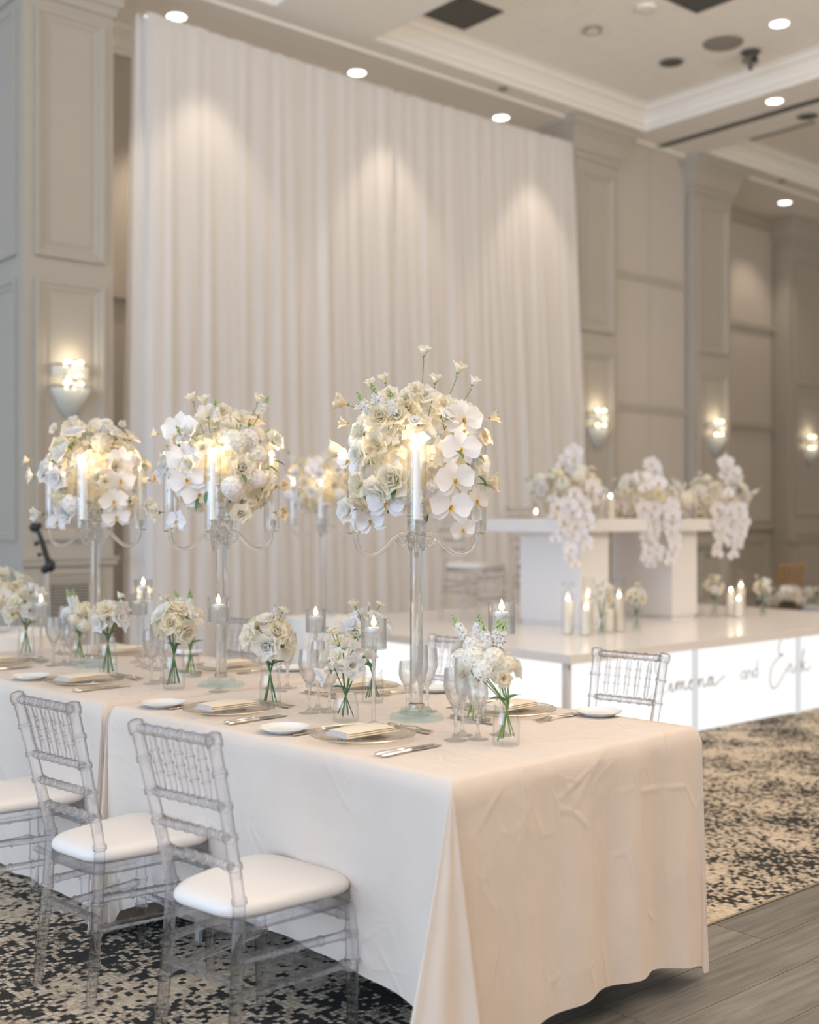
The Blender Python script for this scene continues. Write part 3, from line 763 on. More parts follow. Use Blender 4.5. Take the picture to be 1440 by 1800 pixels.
def tablecloth(name, label, L, Wd, hems, corners, mat, loc, rz, zt=TZT, seed=1, group=None, flare=.02, amp=.011):
    """local x = s (width), y = t (length); perimeter walk: (0,L)->(0,0)->(W,0)->(W,L)->back. hems per side, corners: (amplitude, spread)"""
    C = [Vector((0, L, 0)), Vector((0, 0, 0)), Vector((Wd, 0, 0)), Vector((Wd, L, 0))]
    rr = random.Random(seed)
    ws = [0, .012, .03, .06, .1, .16, .24, .34, .46, .58, .70, .82, .92, 1.0]
    cols = []      # each column: function w -> point
    for si in range(4):
        A, B = C[si], C[(si+1) % 4]
        e = (B-A).normalized(); n = Vector((e.y, -e.x, 0))       # walking so that outward is right of travel
        if n.dot((A+B)/2-Vector((Wd/2, L/2, 0))) < 0: n = -n
        ln = (B-A).length
        ks = [(rr.uniform(8, 30), rr.uniform(0, 6.28), rr.uniform(.4, 1)) for _ in range(5)]
        cA = corners[si]; cB = corners[(si+1) % 4]
        NS = max(30, int(ln/.018))
        for i in range(NS+1):
            f = i/NS
            def pt(w, f=f, A=A, e=e, n=n, ln=ln, ks=ks, cA=cA, cB=cB, si=si):
                rc = .018*(1-math.sin(min(1, w/.06)*PI/2))
                q = cA[1]*w+rc+(ln-(cA[1]+cB[1])*w-2*rc)*f
                edge = min(1.0, min(q, ln-q)/.12)
                fo = sum(math.sin(k*q+p+.5*w)*am for k, p, am in ks)/2
                off = (flare if si != 0 else flare-.105*edge)*w+amp*min(1, w*1.4)*fo*(.35+.65*edge)
                hem = hems[si]; hz = hem-max(0, hem-.02)*(math.exp(-q/.24)+math.exp(-(ln-q)/.24))*.75
                z = zt-w*(zt-hz)
                r = .018
                if w < .06: off -= r*(1-math.sin(min(1, w/.06)*PI/2)); 
                return A+e*q+n*off+Vector((0, 0, z))
            cols.append(pt)
        # corner fold at B
        A2, B2 = C[(si+1) % 4], C[(si+2) % 4]
        e2 = (B2-A2).normalized(); n2 = Vector((e2.y, -e2.x, 0))
        if n2.dot((A2+B2)/2-Vector((Wd/2, L/2, 0))) < 0: n2 = -n2
        a1, sp, a2 = cB
        ctrl = [-e*sp+n*flare, -e*sp*.62+n*(flare+a1*.22), -e*sp*.2+n*a1*.86, n*a1+n2*a2*.03, n*a1*.80+n2*a2*.22, n*a1*.52+n2*a2*.62, n*a1*.16+n2*a2*.66, e2*sp*.28+n2*a2, e2*sp*.48+n2*a2*.62, e2*sp*.36+n2*a2*.12, e2*sp*.6+n2*flare*.3, e2*sp+n2*flare]
        crv = catmull(ctrl, 5)[1:-1]
        hA, hB = hems[si], hems[(si+1) % 4]
        for c in crv:
            def pt(w, c=c, B=B, n=n, n2=n2, zc=min(hA, hB)):
                hz = max(.008, zc-max(0, zc-.02)*.80)
                p = B+c*(w**1.05)
                if w < .06: p = p-(n+n2)*.018*(1-math.sin(min(1, w/.06)*PI/2))
                return p+Vector((0, 0, zt-w*(zt-hz)))
            cols.append(pt)
    rows = [[c(w) for c in cols] for w in ws]
    a = MB(); bidx = a.grid(rows, cu=True)
    nc = len(cols)
    inner = [Vector((min(max(p.x, .05), Wd-.05), min(max(p.y, .05), L-.05), zt+.0005)) for p in rows[0]]
    b2 = len(a.v); a.v.extend([tuple(p) for p in inner])
    for j in range(nc): a.face((bidx+(j+1) % nc, bidx+j, b2+j, b2+(j+1) % nc))
    ci = len(a.v); gx, gy = 8, 14
    a.poly([(.05, .05, zt+.0005), (Wd-.05, .05, zt+.0005), (Wd-.05, L-.05, zt+.0005), (.05, L-.05, zt+.0005)])
    me = a.mesh(name, mat, angle=75)
    o = link(name, me, None, loc, (0, 0, rz)); tag(o, label, 'tablecloth', group)
    return o
def trestle(name, label, L, Wd, loc, rz, group=None, zt=TZT-.004):
    t = thing(name, label, 'table', loc, rz, group)
    a = MB(); a.box((.035, .035, zt-.03), (Wd-.035, L-.035, zt)); a.build('tabletop', M['white_lam'], t, smooth=False)
    for x in (.2, Wd-.2):
        for y in (.25, L-.25):
            a = MB(); a.tube([(x, y, 0), (x, y, zt-.03)], .016, 8); a.build('leg', M['vent_grey'], t)
    return t
LT1, LT2 = 1.605, 1.79
def tloc(t, s): p = tp(t, s, 0); return (p.x, p.y, 0)
trestle('banquet_table', 'folding banquet table hidden under the front blush cloth', LT1, WT, tloc(0, 0), TR_)
trestle('banquet_table', 'folding banquet table hidden under the second blush cloth', LT2, WT, tloc(1.64, 0), TR_)
# sides order: left(0,L->0,0), near end, right, far end; corners order: (0,L), (0,0), (W,0), (W,L)
tablecloth('tablecloth', 'blush linen cloth with a long corner fold on the front banquet table', LT1, WT, (.20, .135, .10, .10),
           [(.012, .05, .06), (.190, .085, .095), (.025, .02, .025), (.03, .03, .012)], M['linen'], tloc(0, 0), TR_, seed=4)
tablecloth('tablecloth', 'blush linen cloth on the second banquet table behind the front one', LT2, WT, (.012, .03, .03, .03),
           [(.06, .06, .06), (.055, .05, .012), (.012, .03, .03), (.06, .05, .06)], M['linen'], tloc(1.64, 0), TR_, seed=9)

# chairs round the table
def seat_chair(t, s, extra, label, near=True):
    p = tp(t, s, 0)
    return chair(label, (p.x, p.y, 0), (RZ_S+rad(extra)) if near else (RZ_MS+rad(extra)), 'clear acrylic chairs round the long table')
seat_chair(.582, -.146, 6.1, 'clear acrylic chair with white cushion nearest the front corner of the cloth')
seat_chair(1.243, -.146, 3.8, 'clear acrylic chair with white cushion, second from the front, beside the cloth seam')
seat_chair(2.0, -.15, 2.0, 'clear acrylic chair cut by the left edge, only its cushion and legs showing')
seat_chair(.735, 1.52, 5, 'clear acrylic chair back standing before the handwriting on the stage', False)
seat_chair(1.575, 1.46, 8, 'clear acrylic chair back just behind the foremost candelabrum column', False)
seat_chair(2.30, 1.36, 6, 'clear acrylic chair on the far side, behind the goblets mid table', False)
seat_chair(3.02, 1.36, 8, 'clear acrylic chair on the far side, beside the middle candelabrum column', False)

# ================================================================== PLACE SETTINGS
def lathe_me(name, prof, mat, n=32): a = MB(); a.lathe(prof, n); return a.mesh(name, mat, angle=35)
# charger: clear plate with gilt rim
cp = [(1e-5, .006), (.10, .006), (.112, .008), (.125, .013), (.150, .0165), (.1515, .015), (.127, .0105), (.113, .003), (.100, .0), (1e-5, .0)]
ME_charger = lathe_me('charger_plate', cp, M['charger'], 48)
a = MB()
for r, w in ((.1515, .0018), (.117, .0007)):
    z = .0158 if r > .15 else .0102
    a.grid([[(r*math.cos(2*PI*i/48)+w*math.cos(k)*math.cos(2*PI*i/48), r*math.sin(2*PI*i/48)+w*math.cos(k)*math.sin(2*PI*i/48), z+w*.8*math.sin(k)) for i in range(48)] for k in [2*PI*j/6 for j in range(6)]], cu=True, cv=True)
ME_rim = a.mesh('gilt_rim', M['gold'])
sp = [(1e-5, .006), (.045, .006), (.055, .009), (.072, .0165), (.075, .0175), (.0745, .0155), (.056, .006), (.045, 0), (1e-5, 0)]
ME_side = lathe_me('side_plate', sp, M['china'], 40)
def napkin_mesh():
    a = MB()
    L, Wn = .185, .095
    for k in range(3):
        z0 = k*.0052; ins = k*.003
        rows = []
        n = 14
        for i in range(n+1):
            x = -L/2+ins+(L-2*ins)*i/n; r = []
            puff = .0004*math.sin(i*.7+k)+.003*(k == 2)*math.sin(PI*i/n)
            for (y, z) in ((-Wn/2+ins+.002, 0), (-Wn/2+ins-.003, .0025), (-Wn/2+ins+.002, .005), (0, .0056), (Wn/2-ins-.002, .005), (Wn/2-ins+.003, .0025), (Wn/2-ins-.002, 0)):
                r.append((x, y, z0+z+(puff if z > .003 else 0)))
            rows.append(r)
        b0 = a.grid(rows, cu=True); nn = 7
        a.k = 1; a.face([b0+i for i in range(nn)]); a.k = 0; a.face([b0+n*nn+i for i in reversed(range(nn))])
    return a.mesh('napkin', [M['napkin'], M['napkin_in']], angle=50)
ME_nap = napkin_mesh()
def flatbar(a, prof, z, n=None):
    """prof: list of (y, halfwidth, zc, halfthick) -> flat tapered bar along y"""
    rows = []
    for y, hw, zc, ht in prof:
        rows.append([(-hw, y, zc), (-hw*.6, y, zc+ht), (hw*.6, y, zc+ht), (hw, y, zc), (hw*.6, y, zc-ht), (-hw*.6, y, zc-ht)])
    b0 = a.grid(rows, cu=True); a.face([b0+i for i in range(6)]); q = b0+(len(prof)-1)*6; a.face([q+i for i in reversed(range(6))])
a = MB(); flatbar(a, [(-.115, .004, .006, .002), (-.11, .0085, .006, .0035), (-.09, .0095, .006, .0045), (-.04, .006, .006, .004), (-.015, .0055, .006, .004), (-.005, .0075, .006, .004), (.0, .006, .006, .003)], 0); ME_kh = a.mesh('handle', M['silver'])
a = MB(); flatbar(a, [(.0, .006, .005, .002), (.02, .0085, .004, .0012), (.08, .0095, .003, .0008), (.11, .006, .003, .0006), (.118, .001, .003, .0005)], 0); ME_kb = a.mesh('blade', M['silver'])
a = MB(); flatbar(a, [(-.10, .003, .004, .0015), (-.095, .0085, .004, .002), (-.075, .009, .004, .002), (-.02, .003, .006, .002), (.02, .0028, .009, .0018)], 0); ME_fh = a.mesh('handle', M['silver'])
a = MB()
flatbar(a, [(.02, .003, .009, .0016), (.032, .010, .006, .001), (.045, .0115, .003, .001), (.052, .0115, .003, .001)], 0)
for i in range(4):
    x = -.0095+.0063*i; a.box((x-.0014, .051, .002), (x+.0014, .088, .0036))
ME_ft = a.mesh('tines', M['silver'])
a = MB(); rows = []
for i in range(9):
    q = i/8; y = .018+.052*q; hw = .0165*math.sin(PI*(.08+.9*q))**.7
    rows.append([(hw*c, y, .003+.006*abs(c)**2+.003*(1-q)) for c in (-1, -.6, -.2, .2, .6, 1)])
a.grid(rows); ME_sb = a.mesh('bowl', M['silver'])
# glasses
def glass_mesh(nm, R, h, stem, foot, rim=.92, wall=.0022, n=28):
    a = MB(); hb = h-stem
    o = [(foot, 0), (foot, .0018), (foot*.5, .005), (.0075, .012), (.0048, .025), (.0045, stem*.55), (.0075, stem*.62), (.0048, stem*.7), (.0055, stem*.93), (.012, stem+.002)]
    for i in range(1, 11):
        q = i/10; o.append((R*(math.sin(min(1, q*1.45)*PI/2)**.75)*(1-(1-rim)*max(0, q-.55)/.45), stem+hb*q*.999))
    a.lathe(o, n, cap0=True, cap1=False)
    inn = [(r-wall, z) for r, z in reversed(o[11:])]+[(1e-5, stem+.008)]
    a.lathe([(o[-1][0], h)]+inn, n, cap0=False, cap1=False)
    return a.mesh(nm, M['stemware'], angle=50)
ME_gob = glass_mesh('water_goblet', .036, .205, .085, .034, .90)
ME_wine = glass_mesh('wine_glass', .031, .165, .075, .031, .86)
ME_flu = glass_mesh('champagne_flute', .026, .225, .085, .031, .86)
NUM = ['first', 'second', 'third', 'fourth']
def put(name, label, cat, t, s, rz, parts, group, z=TZT+.0008):
    p = tp(t, s, z)
    if len(parts) == 1 and not isinstance(parts, dict):
        o = link(name, parts[0][1], None, p, (0, 0, rz)); return tag(o, label, cat, group)
    T = thing(name, label, cat, p, rz, group)
    for nm, me in parts: link(nm, me, T)
    return T
def setting(i, t, near):
    side = 'chair-side' if near else 'stage-side'
    pl = '%s %s place' % (NUM[i], side)
    F = RZ_S if near else RZ_MS           # local +Y towards the middle of the table
    sg = 1 if near else -1
    def S(s): return s if near else WT-s
    rnd = random.Random(i*7+near)
    put('charger_plate', 'gold-rimmed clear charger plate at the %s from the front corner' % pl, 'plate', t, S(.225), F, [('plate', ME_charger), ('gilt_rim', ME_rim)], 'glass charger plates')
    put('napkin', 'folded ivory napkin lying on the charger of the %s' % pl, 'napkin', t-.005*sg, S(.215), F+PI/2+rad(rnd.uniform(-3, 3)), [('napkin', ME_nap)], 'folded napkins', TZT+.0175)
    put('side_plate', 'small white bread plate beside the forks of the %s' % pl, 'plate', t+.235*sg, S(.125 if near else .06), F, [('side_plate', ME_side)], 'white bread plates')
    for k, dx in enumerate((.196, .172)):
        put('fork', '%s silver fork left of the charger at the %s' % (('outer', 'inner')[k], pl), 'fork', t+dx*sg*.95, S(.215-.015*k), F, [('handle', ME_fh), ('tines', ME_ft)], 'silver forks')
    for k, dx in enumerate((.182, .206)):
        put('knife', '%s silver knife right of the charger at the %s' % (('inner', 'outer')[k], pl), 'knife', t-dx*sg-(.03*sg if i == 0 and near else 0), S(.19), F+rad(2), [('handle', ME_kh), ('blade', ME_kb)], 'silver knives')
    put('dessert_spoon', 'silver dessert spoon laid above the charger of the %s' % pl, 'spoon', t+.01*sg, S(.405), F+PI/2, [('handle', ME_fh), ('bowl', ME_sb)], 'silver dessert spoons')
    put('dessert_fork', 'silver dessert fork laid above the charger of the %s' % pl, 'fork', t+.02*sg, S(.435), F-PI/2, [('handle', ME_fh), ('tines', ME_ft)], 'silver dessert forks')
    put('water_goblet', 'clear water goblet standing at the %s' % pl, 'glass', t-.205*sg, S(.395), 0, [('water_goblet', ME_gob)], 'water goblets')
    put('wine_glass', 'short clear wine glass beside the goblet of the %s' % pl, 'glass', t-.238*sg, S(.452), 0, [('wine_glass', ME_wine)], 'wine glasses')
    put('champagne_flute', 'tall clear champagne flute at the %s' % pl, 'glass', t-.165*sg, S(.465), 0, [('champagne_flute', ME_flu)], 'champagne flutes')
for i, t in enumerate((.57, 1.225, 2.17, 2.95)): setting(i, t, True)
for i, t in enumerate((.575, 1.31, 2.14, 2.92)): setting(i, t, False)

# ================================================================== FLOWERS
def petal(a, mtx, L, Wd, cup=.25, curl=.0, ruf=0.0, tip=.75, nu=5, nv=4, ph=0.0, base=.22):
    rows = []
    for i in range(nu+1):
        u = i/nu
        w = Wd*(base+(1-base)*math.sin(PI*min(1, u/tip)*.5)) * (1 if u < tip else math.sqrt(max(0.02, 1-((u-tip)/(1-tip+.02))**2)))
        r = []
        for j in range(nv+1):
            v = j/nv*2-1
            z = cup*v*v*w+curl*L*u*u+ruf*u*u*math.sin(v*5+ph)*L
            y = L*u*(1-.10*v*v*u)
            r.append(mtx @ Vector((v*w*.5, y, z)))
        rows.append(r)
    a.grid(rows)
def PM(phi, tilt, r0=.08, z0=0.0): return Matrix.Rotation(phi, 4, 'Z') @ Matrix.Translation((0, r0, z0)) @ Matrix.Rotation(tilt, 4, 'X')
def rose_mesh(seed, open_=0.0):
    R = random.Random(seed); a = MB(); a.mat(1)
    a.tube([(.045*t*math.cos(t*7), .045*t*math.sin(t*7), .30+.02*math.sin(t*3)) for t in [i/16*3 for i in range(17)]], .022, 5); a.mat(0)
    for n, tl, L, w, r0, z0, cup in ((3, 86, .42, .46, .06, .06, .55), (4, 78, .52, .60, .10, .02, .5), (5, 62, .66, .74, .12, -.02, .42), (5, 42, .82, .86, .12, -.05, .34), (6, 20, .90, .92, .12, -.10, .25)):
        o = R.uniform(0, 6.28)
        for i in range(n):
            petal(a, PM(o+2*PI*i/n+R.uniform(-.15, .15), rad(tl-open_*14+R.uniform(-6, 6)), r0, z0), L, w, cup, -.10 if tl < 70 else .05, .03, .7, ph=R.uniform(0, 6))
    a.mat(2); a.lathe([(.02, -.55), (.05, -.26), (.15, -.20), (.17, -.10)], 6)
    return a
def liz_mesh(seed):
    R = random.Random(seed); a = MB()
    for n, tl, L, w, r0, cup in ((5, 66, .80, .74, .06, .40), (6, 36, .95, .88, .08, .28)):
        o = R.uniform(0, 6.28)
        for i in range(n): petal(a, PM(o+2*PI*i/n+R.uniform(-.12, .12), rad(tl+R.uniform(-9, 9)), r0, 0), L, w, cup, -.14, .07, .68, ph=R.uniform(0, 6), nu=5)
    a.mat(1); a.ball((0, 0, .10), .12, 7, 5, 1.3)
    for i in range(6): a.tube([(0, 0, .1), (.10*math.cos(i*1.05), .10*math.sin(i*1.05), .36)], .018, 4)
    a.mat(2); a.lathe([(.02, -.6), (.04, -.2), (.13, -.12), (.15, 0)], 6)
    return a
def cup_mesh(seed):
    """half-open cup-shaped bloom seen from the side"""
    R = random.Random(seed); a = MB()
    for n, tl, L, w, r0, cup in ((4, 84, 1.0, .80, .10, .45), (5, 66, 1.15, .95, .14, .38)):
        o = R.uniform(0, 6.28)
        for i in range(n): petal(a, PM(o+2*PI*i/n, rad(tl+R.uniform(-8, 8)), r0, 0), L, w, cup, -.20, .05, .68, ph=R.uniform(0, 6), nu=5)
    a.mat(2); a.lathe([(.02, -.55), (.04, -.12), (.16, -.06), (.18, .10)], 6)
    return a
def orchid_mesh(seed):
    R = random.Random(seed); a = MB()
    for ph in (90, 215, 325): petal(a, PM(rad(ph-90), rad(6+R.uniform(-5, 5)), .05, -.04), .92, .62, .10, -.12, .0, .58, base=.35)
    for ph in (12, 168): petal(a, PM(rad(ph-90), rad(14+R.uniform(-4, 6)), .04, .02), .98, 1.12, .10, -.10, .03, .62, nu=5, nv=5, ph=R.uniform(0, 6), base=.25)
    return a
def lip_mesh():
    a = MB()
    for ph, tl in ((270, 25), (230, 70), (310, 70)): petal(a, PM(rad(ph-90), rad(tl), .02, .06), .32 if ph == 270 else .22, .20, .4, .15, 0, .6, 3, 3)
    a.ball((0, .02, .14), .07, 7, 5); return a
def floret(a, mtx, r, n=4):
    for i in range(n): petal(a, mtx @ PM(2*PI*i/n, rad(18), .03*r, 0), r, r*.95, .10, -.05, 0, .6, 2, 2, base=.3)
def puff_mesh(seed, n=34):
    R = random.Random(seed); a = MB()
    for i in range(n):
        z = 1-1.25*(i+.5)/n; th = i*2.39996; q = math.sqrt(max(0, 1-z*z)); d = Vector((q*math.cos(th), q*math.sin(th), z))
        floret(a, Matrix.Translation(d*.72) @ d.to_track_quat('Z', 'Y').to_matrix().to_4x4() @ Matrix.Rotation(R.uniform(0, 6), 4, 'Z'), .27, 4)
    a.ball((0, 0, 0), .60, 8, 6); return a
def stock_mesh(seed):
    """flower spike: unit length along +Z, florets below, green buds at the tip"""
    R = random.Random(seed); a = MB()
    for i in range(20):
        z = .08+.56*i/20; th = i*2.4; d = Vector((math.cos(th), math.sin(th), .45)).normalized()
        floret(a, Matrix.Translation((d.x*.10, d.y*.10, z)) @ d.to_track_quat('Z', 'Y').to_matrix().to_4x4() @ Matrix.Rotation(R.uniform(0, 6), 4, 'Z'), .155*(1.15-.4*i/20), 5)
    a.mat(1)
    a.tube([(0, 0, -.5), (0, 0, .4), (.02, .01, .98)], [.018, .018, .010], 5)
    a.mat(2)
    for i in range(15):
        z = .60+.42*i/15; th = i*2.4; r = .040*(1.2-.75*i/15)
        a.ball((math.cos(th)*.085*(1.2-i/17), math.sin(th)*.085*(1.2-i/17), z), r, 5, 4, 1.7)
    return a
def leaf_mesh():
    a = MB(); petal(a, Matrix.Identity(4), 1.0, .30, .35, -.25, .0, .45, 6, 2, base=.15); return a
PET = M['white_pet']
FM = {}
def fm(key, mk, n, mats_list):
    FM[key] = []
    for i in range(n):
        a = mk(i*13+3)
        for mats in mats_list: FM[key].append(a.mesh(key, mats, angle=180))
fm('rose', rose_mesh, 2, [[M['cream_pet'], M['centre'], M['green']], [M['white_pet'], M['centre'], M['green']]])
fm('liz', liz_mesh, 2, [[M['white_pet'], M['centre'], M['green']], [M['cream_pet'], M['centre'], M['green']]])
fm('cup', cup_mesh, 2, [[M['white_pet'], M['centre'], M['green']], [M['cream_pet'], M['centre'], M['green']]])
fm('peach', cup_mesh, 1, [[M['peach_pet'], M['centre'], M['green']]])
fm('orchid', orchid_mesh, 3, [[M['orchid_pet']]])
fm('puff', puff_mesh, 2, [[M['cream_pet'], M['bud']], [M['white_pet'], M['bud']]])
fm('stock', stock_mesh, 2, [[M['white_pet'], M['green'], M['bud']]])
LIP = lip_mesh().mesh('lip', M['yellow'])
LEAF = leaf_mesh().mesh('leaf', M['deep_green'], angle=180)
NAMES = {'rose': 'rose', 'liz': 'lisianthus', 'cup': 'tulip_bloom', 'peach': 'rose_bud', 'orchid': 'orchid', 'puff': 'hydrangea', 'stock': 'stock_spike'}
def bloom(par, kind, pos, d, size, R, spin=None):
    d = Vector(d).normalized()
    q = d.to_track_quat('Z', 'Y') @ Quaternion((0, 0, 1), R.uniform(0, 6.28) if spin is None else spin)
    o = link(NAMES[kind], R.choice(FM[kind]), par, pos, q); o.scale = (size, size, size)
    if kind == 'orchid': link('lip', LIP, o)
    return o
def stem(par, path, r=.0016, mat='green'):
    a = MB(); a.tube(catmull(path, 4), r, 5); return a.build('stem', M[mat], par)
def florets_mass(par, c, R3, n, seed, r=.020, mat='cream_pet'):
    R = random.Random(seed); a = MB()
    for i in range(n):
        z = 1-2*(i+.5)/n; th = i*2.39996; q = math.sqrt(1-z*z); d = Vector((q*math.cos(th), q*math.sin(th), z))
        p = Vector(c)+Vector((d.x*R3[0], d.y*R3[1], d.z*R3[2]))*R.uniform(.8, 1)
        floret(a, Matrix.Translation(p) @ d.to_track_quat('Z', 'Y').to_matrix().to_4x4() @ Matrix.Rotation(R.uniform(0, 6), 4, 'Z'), r*R.uniform(.8, 1.2), 4)
    a.ball(c, min(R3)*.70, 10, 8, R3[2]/min(R3))
    o = a.build('small_florets', [M[mat], M['bud']], par, angle=180); o['kind'] = 'stuff'
CAMRZ = rad(-40.6)
def arrangement(label, loc, R3, zc, n, seed, size, explicit=(), sprigs=8, weights=None, cascades=(), group=None, name='flower_arrangement', mass=170):
    """local x = across the view axis, -y towards the guests' side; flowers on an ellipsoid of half axes R3 centred at height zc"""
    t = thing(name, label, 'flowers', loc, CAMRZ, group); R = random.Random(seed)
    c = Vector((0, 0, zc))
    florets_mass(t, c, (R3[0]*.74, R3[1]*.74, R3[2]*.74), mass, seed)
    used = []
    for x, z, y, k, s, tw in explicit:
        p = c+Vector((x*.01, -y*.01, z*.01)); used.append((p, s*.01))
        d = Vector((math.sin(rad(tw))+x*.012, -math.cos(rad(tw))*.9, .18+z*.015))
        kk = {'filler': 'puff'}.get(k, k)
        if k == 'orchid':
            d = Vector((math.sin(rad(tw))+x*.006, -1, .05+z*.004))
            bloom(t, 'orchid', p, d, s*.0115, R, R.uniform(-.35, .35))
        elif k == 'liz' and z > 20:
            bloom(t, 'cup', p, (x*.02, -.3, .6), s*.012, R)
            stem(t, [p+Vector((0, 0, -.01)), c+Vector((x*.007, -y*.006-.01, z*.006)), c+Vector((x*.003, 0, .03))], .0014)
        elif k == 'rose' and abs(tw) > 40: bloom(t, 'peach', p, d, s*.0105, R)
        elif k == 'rose': o = bloom(t, kk, p, d, s*.0108, R); o.data = FM['rose'][0 if x < 0 else 2]
        else: bloom(t, kk, p, d, s*.0108, R)
    W_ = weights or ([('rose', 3), ('liz', 4), ('puff', 2.5), ('cup', 1)] if explicit else [('rose', 3), ('liz', 4), ('orchid', 3), ('puff', 1.5), ('cup', 1)])
    ks = [k for k, w in W_]; ww = [w for k, w in W_]
    for i in range(n):
        z = 1-1.86*(i+.5)/n; th = i*2.39996+seed; q = math.sqrt(max(0, 1-z*z)); d = Vector((q*math.cos(th), q*math.sin(th), z))
        f = R.uniform(.80, 1.04)
        p = c+Vector((d.x*R3[0]*f, d.y*R3[1]*f, d.z*R3[2]*f))
        if any((p-u).length < (s+size)*.5 for u, s in used): continue
        if explicit and any(math.hypot(p.x-ax, p.y-ay) < rr_ for ax, ay, rr_ in ((.19, 0, .045), (-.19, 0, .045), (0, -.19, .066))): continue
        k = R.choices(ks, ww)[0]; s = size*R.uniform(.75, 1.2)
        dd = d+Vector((R.uniform(-.3, .3), R.uniform(-.3, .3), R.uniform(-.2, .3)))
        if k == 'orchid':
            dd.z *= .3; q2 = dd.normalized(); bloom(t, k, p, q2, s*1.25, R, R.uniform(-.4, .4))
        else: bloom(t, k, p, dd, s, R)
    for i in range(sprigs):
        an = R.uniform(0, 6.28); el = R.uniform(.15, 1.3); d = Vector((math.cos(an)*math.cos(el), math.sin(an)*math.cos(el)*.8, math.sin(el)))
        p = c+Vector((d.x*R3[0], d.y*R3[1], d.z*R3[2]))*R.uniform(1.12, 1.36)
        stem(t, [c+Vector((d.x*R3[0], d.y*R3[1], d.z*R3[2]))*.6, (p+c)*.5+Vector((0, 0, .02+R3[2]*.25)), p], .0014)
        k = R.choice(['stock', 'cup', 'liz', 'stock'])
        bloom(t, k, p-d*.02, d+Vector((0, 0, .3)), .085 if k == 'stock' else size*.55, R)
    for i in range(max(4, n//9)):
        an = R.uniform(0, 6.28); zz = R.uniform(-.9, .3); q = math.sqrt(1-zz*zz); d = Vector((q*math.cos(an), q*math.sin(an), zz))
        p = c+Vector((d.x*R3[0], d.y*R3[1], d.z*R3[2]))*.92
        o = link('leaf', LEAF, t, p, (d+Vector((0, 0, -.3))).normalized().to_track_quat('Y', 'Z')); o.scale = (.055, .055, .055)
    for (x, y, z0, ln, k) in cascades:
        P = [Vector((x*.4, y*.4, z0+.05)), Vector((x*.85, y*.9, z0+.06)), Vector((x, y, z0-.03)), Vector((x*1.02, y, z0-ln*.5)), Vector((x, y+.01, z0-ln))]
        stem(t, P, .002)
        for i in range(k):
            f = i/(k-1); p = Vector((x+R.uniform(-.028, .028), y-.02+R.uniform(-.015, .015), z0+.02-ln*f))
            bloom(t, 'orchid', p, (R.uniform(-.5, .5), -1, -.1), size*1.15*(1.1-.35*f), R, R.uniform(-.4, .4))
    return t

# ================================================================== CANDLES
def candle(name, label, loc, r, h, group=None, lit=True, mat='wax', fl=1.0, watts=0.0, floatc=False):
    t = thing(name, label, 'candle', loc, 0, group)
    a = MB()
    if floatc: a.lathe([(r*.55, 0), (r*.92, h*.45), (r, h*.75), (r*.92, h), (r*.3, h*.9), (1e-5, h*.88)], 16, cap1=False)
    else: a.lathe([(r, 0), (r*(1 if r > .02 else .82), h*.97), (r*.92 if r > .02 else r*.7, h), (r*.3, h-.002), (1e-5, h-.003)], 16, cap1=False)
    a.build('wax', M[mat], t, angle=50)
    a = MB(); a.tube([(0, 0, h-.006), (0, .0005, h+.006), (.001, .001, h+.011)], .0009, 5); a.build('wick', M['wick'], t)
    if lit:
        a = MB(); a.lathe([(.0012*fl, .004), (.0045*fl, .010), (.0055*fl, .015), (.004*fl, .024), (.0015*fl, .034), (1e-5, .038)], 8, (0, 0, h), cap1=False); a.build('flame', M['flame'], t)
        if watts:
            l = bpy.data.lights.new('candle_light', 'POINT'); l.energy = watts; l.color = (1, .70, .38); l.shadow_soft_size = .012
            o = bpy.data.objects.new('candle_light', l); COL.objects.link(o); o.location = (0, 0, h+.045); o.parent = t
    return t
def tube_glass(a, r, z0, z1, w=.0016, n=24, bottom=False):
    a.lathe([(r, z0), (r, z1)], n, cap0=bottom, cap1=False); a.lathe([(r-w, z1), (r-w, z0+(.004 if bottom else 0))], n, cap0=False, cap1=bottom)
    a.grid([[((r-w*k)*math.cos(2*PI*i/n), (r-w*k)*math.sin(2*PI*i/n), z1+.0004) for i in range(n)] for k in (0, 1)], cu=True)

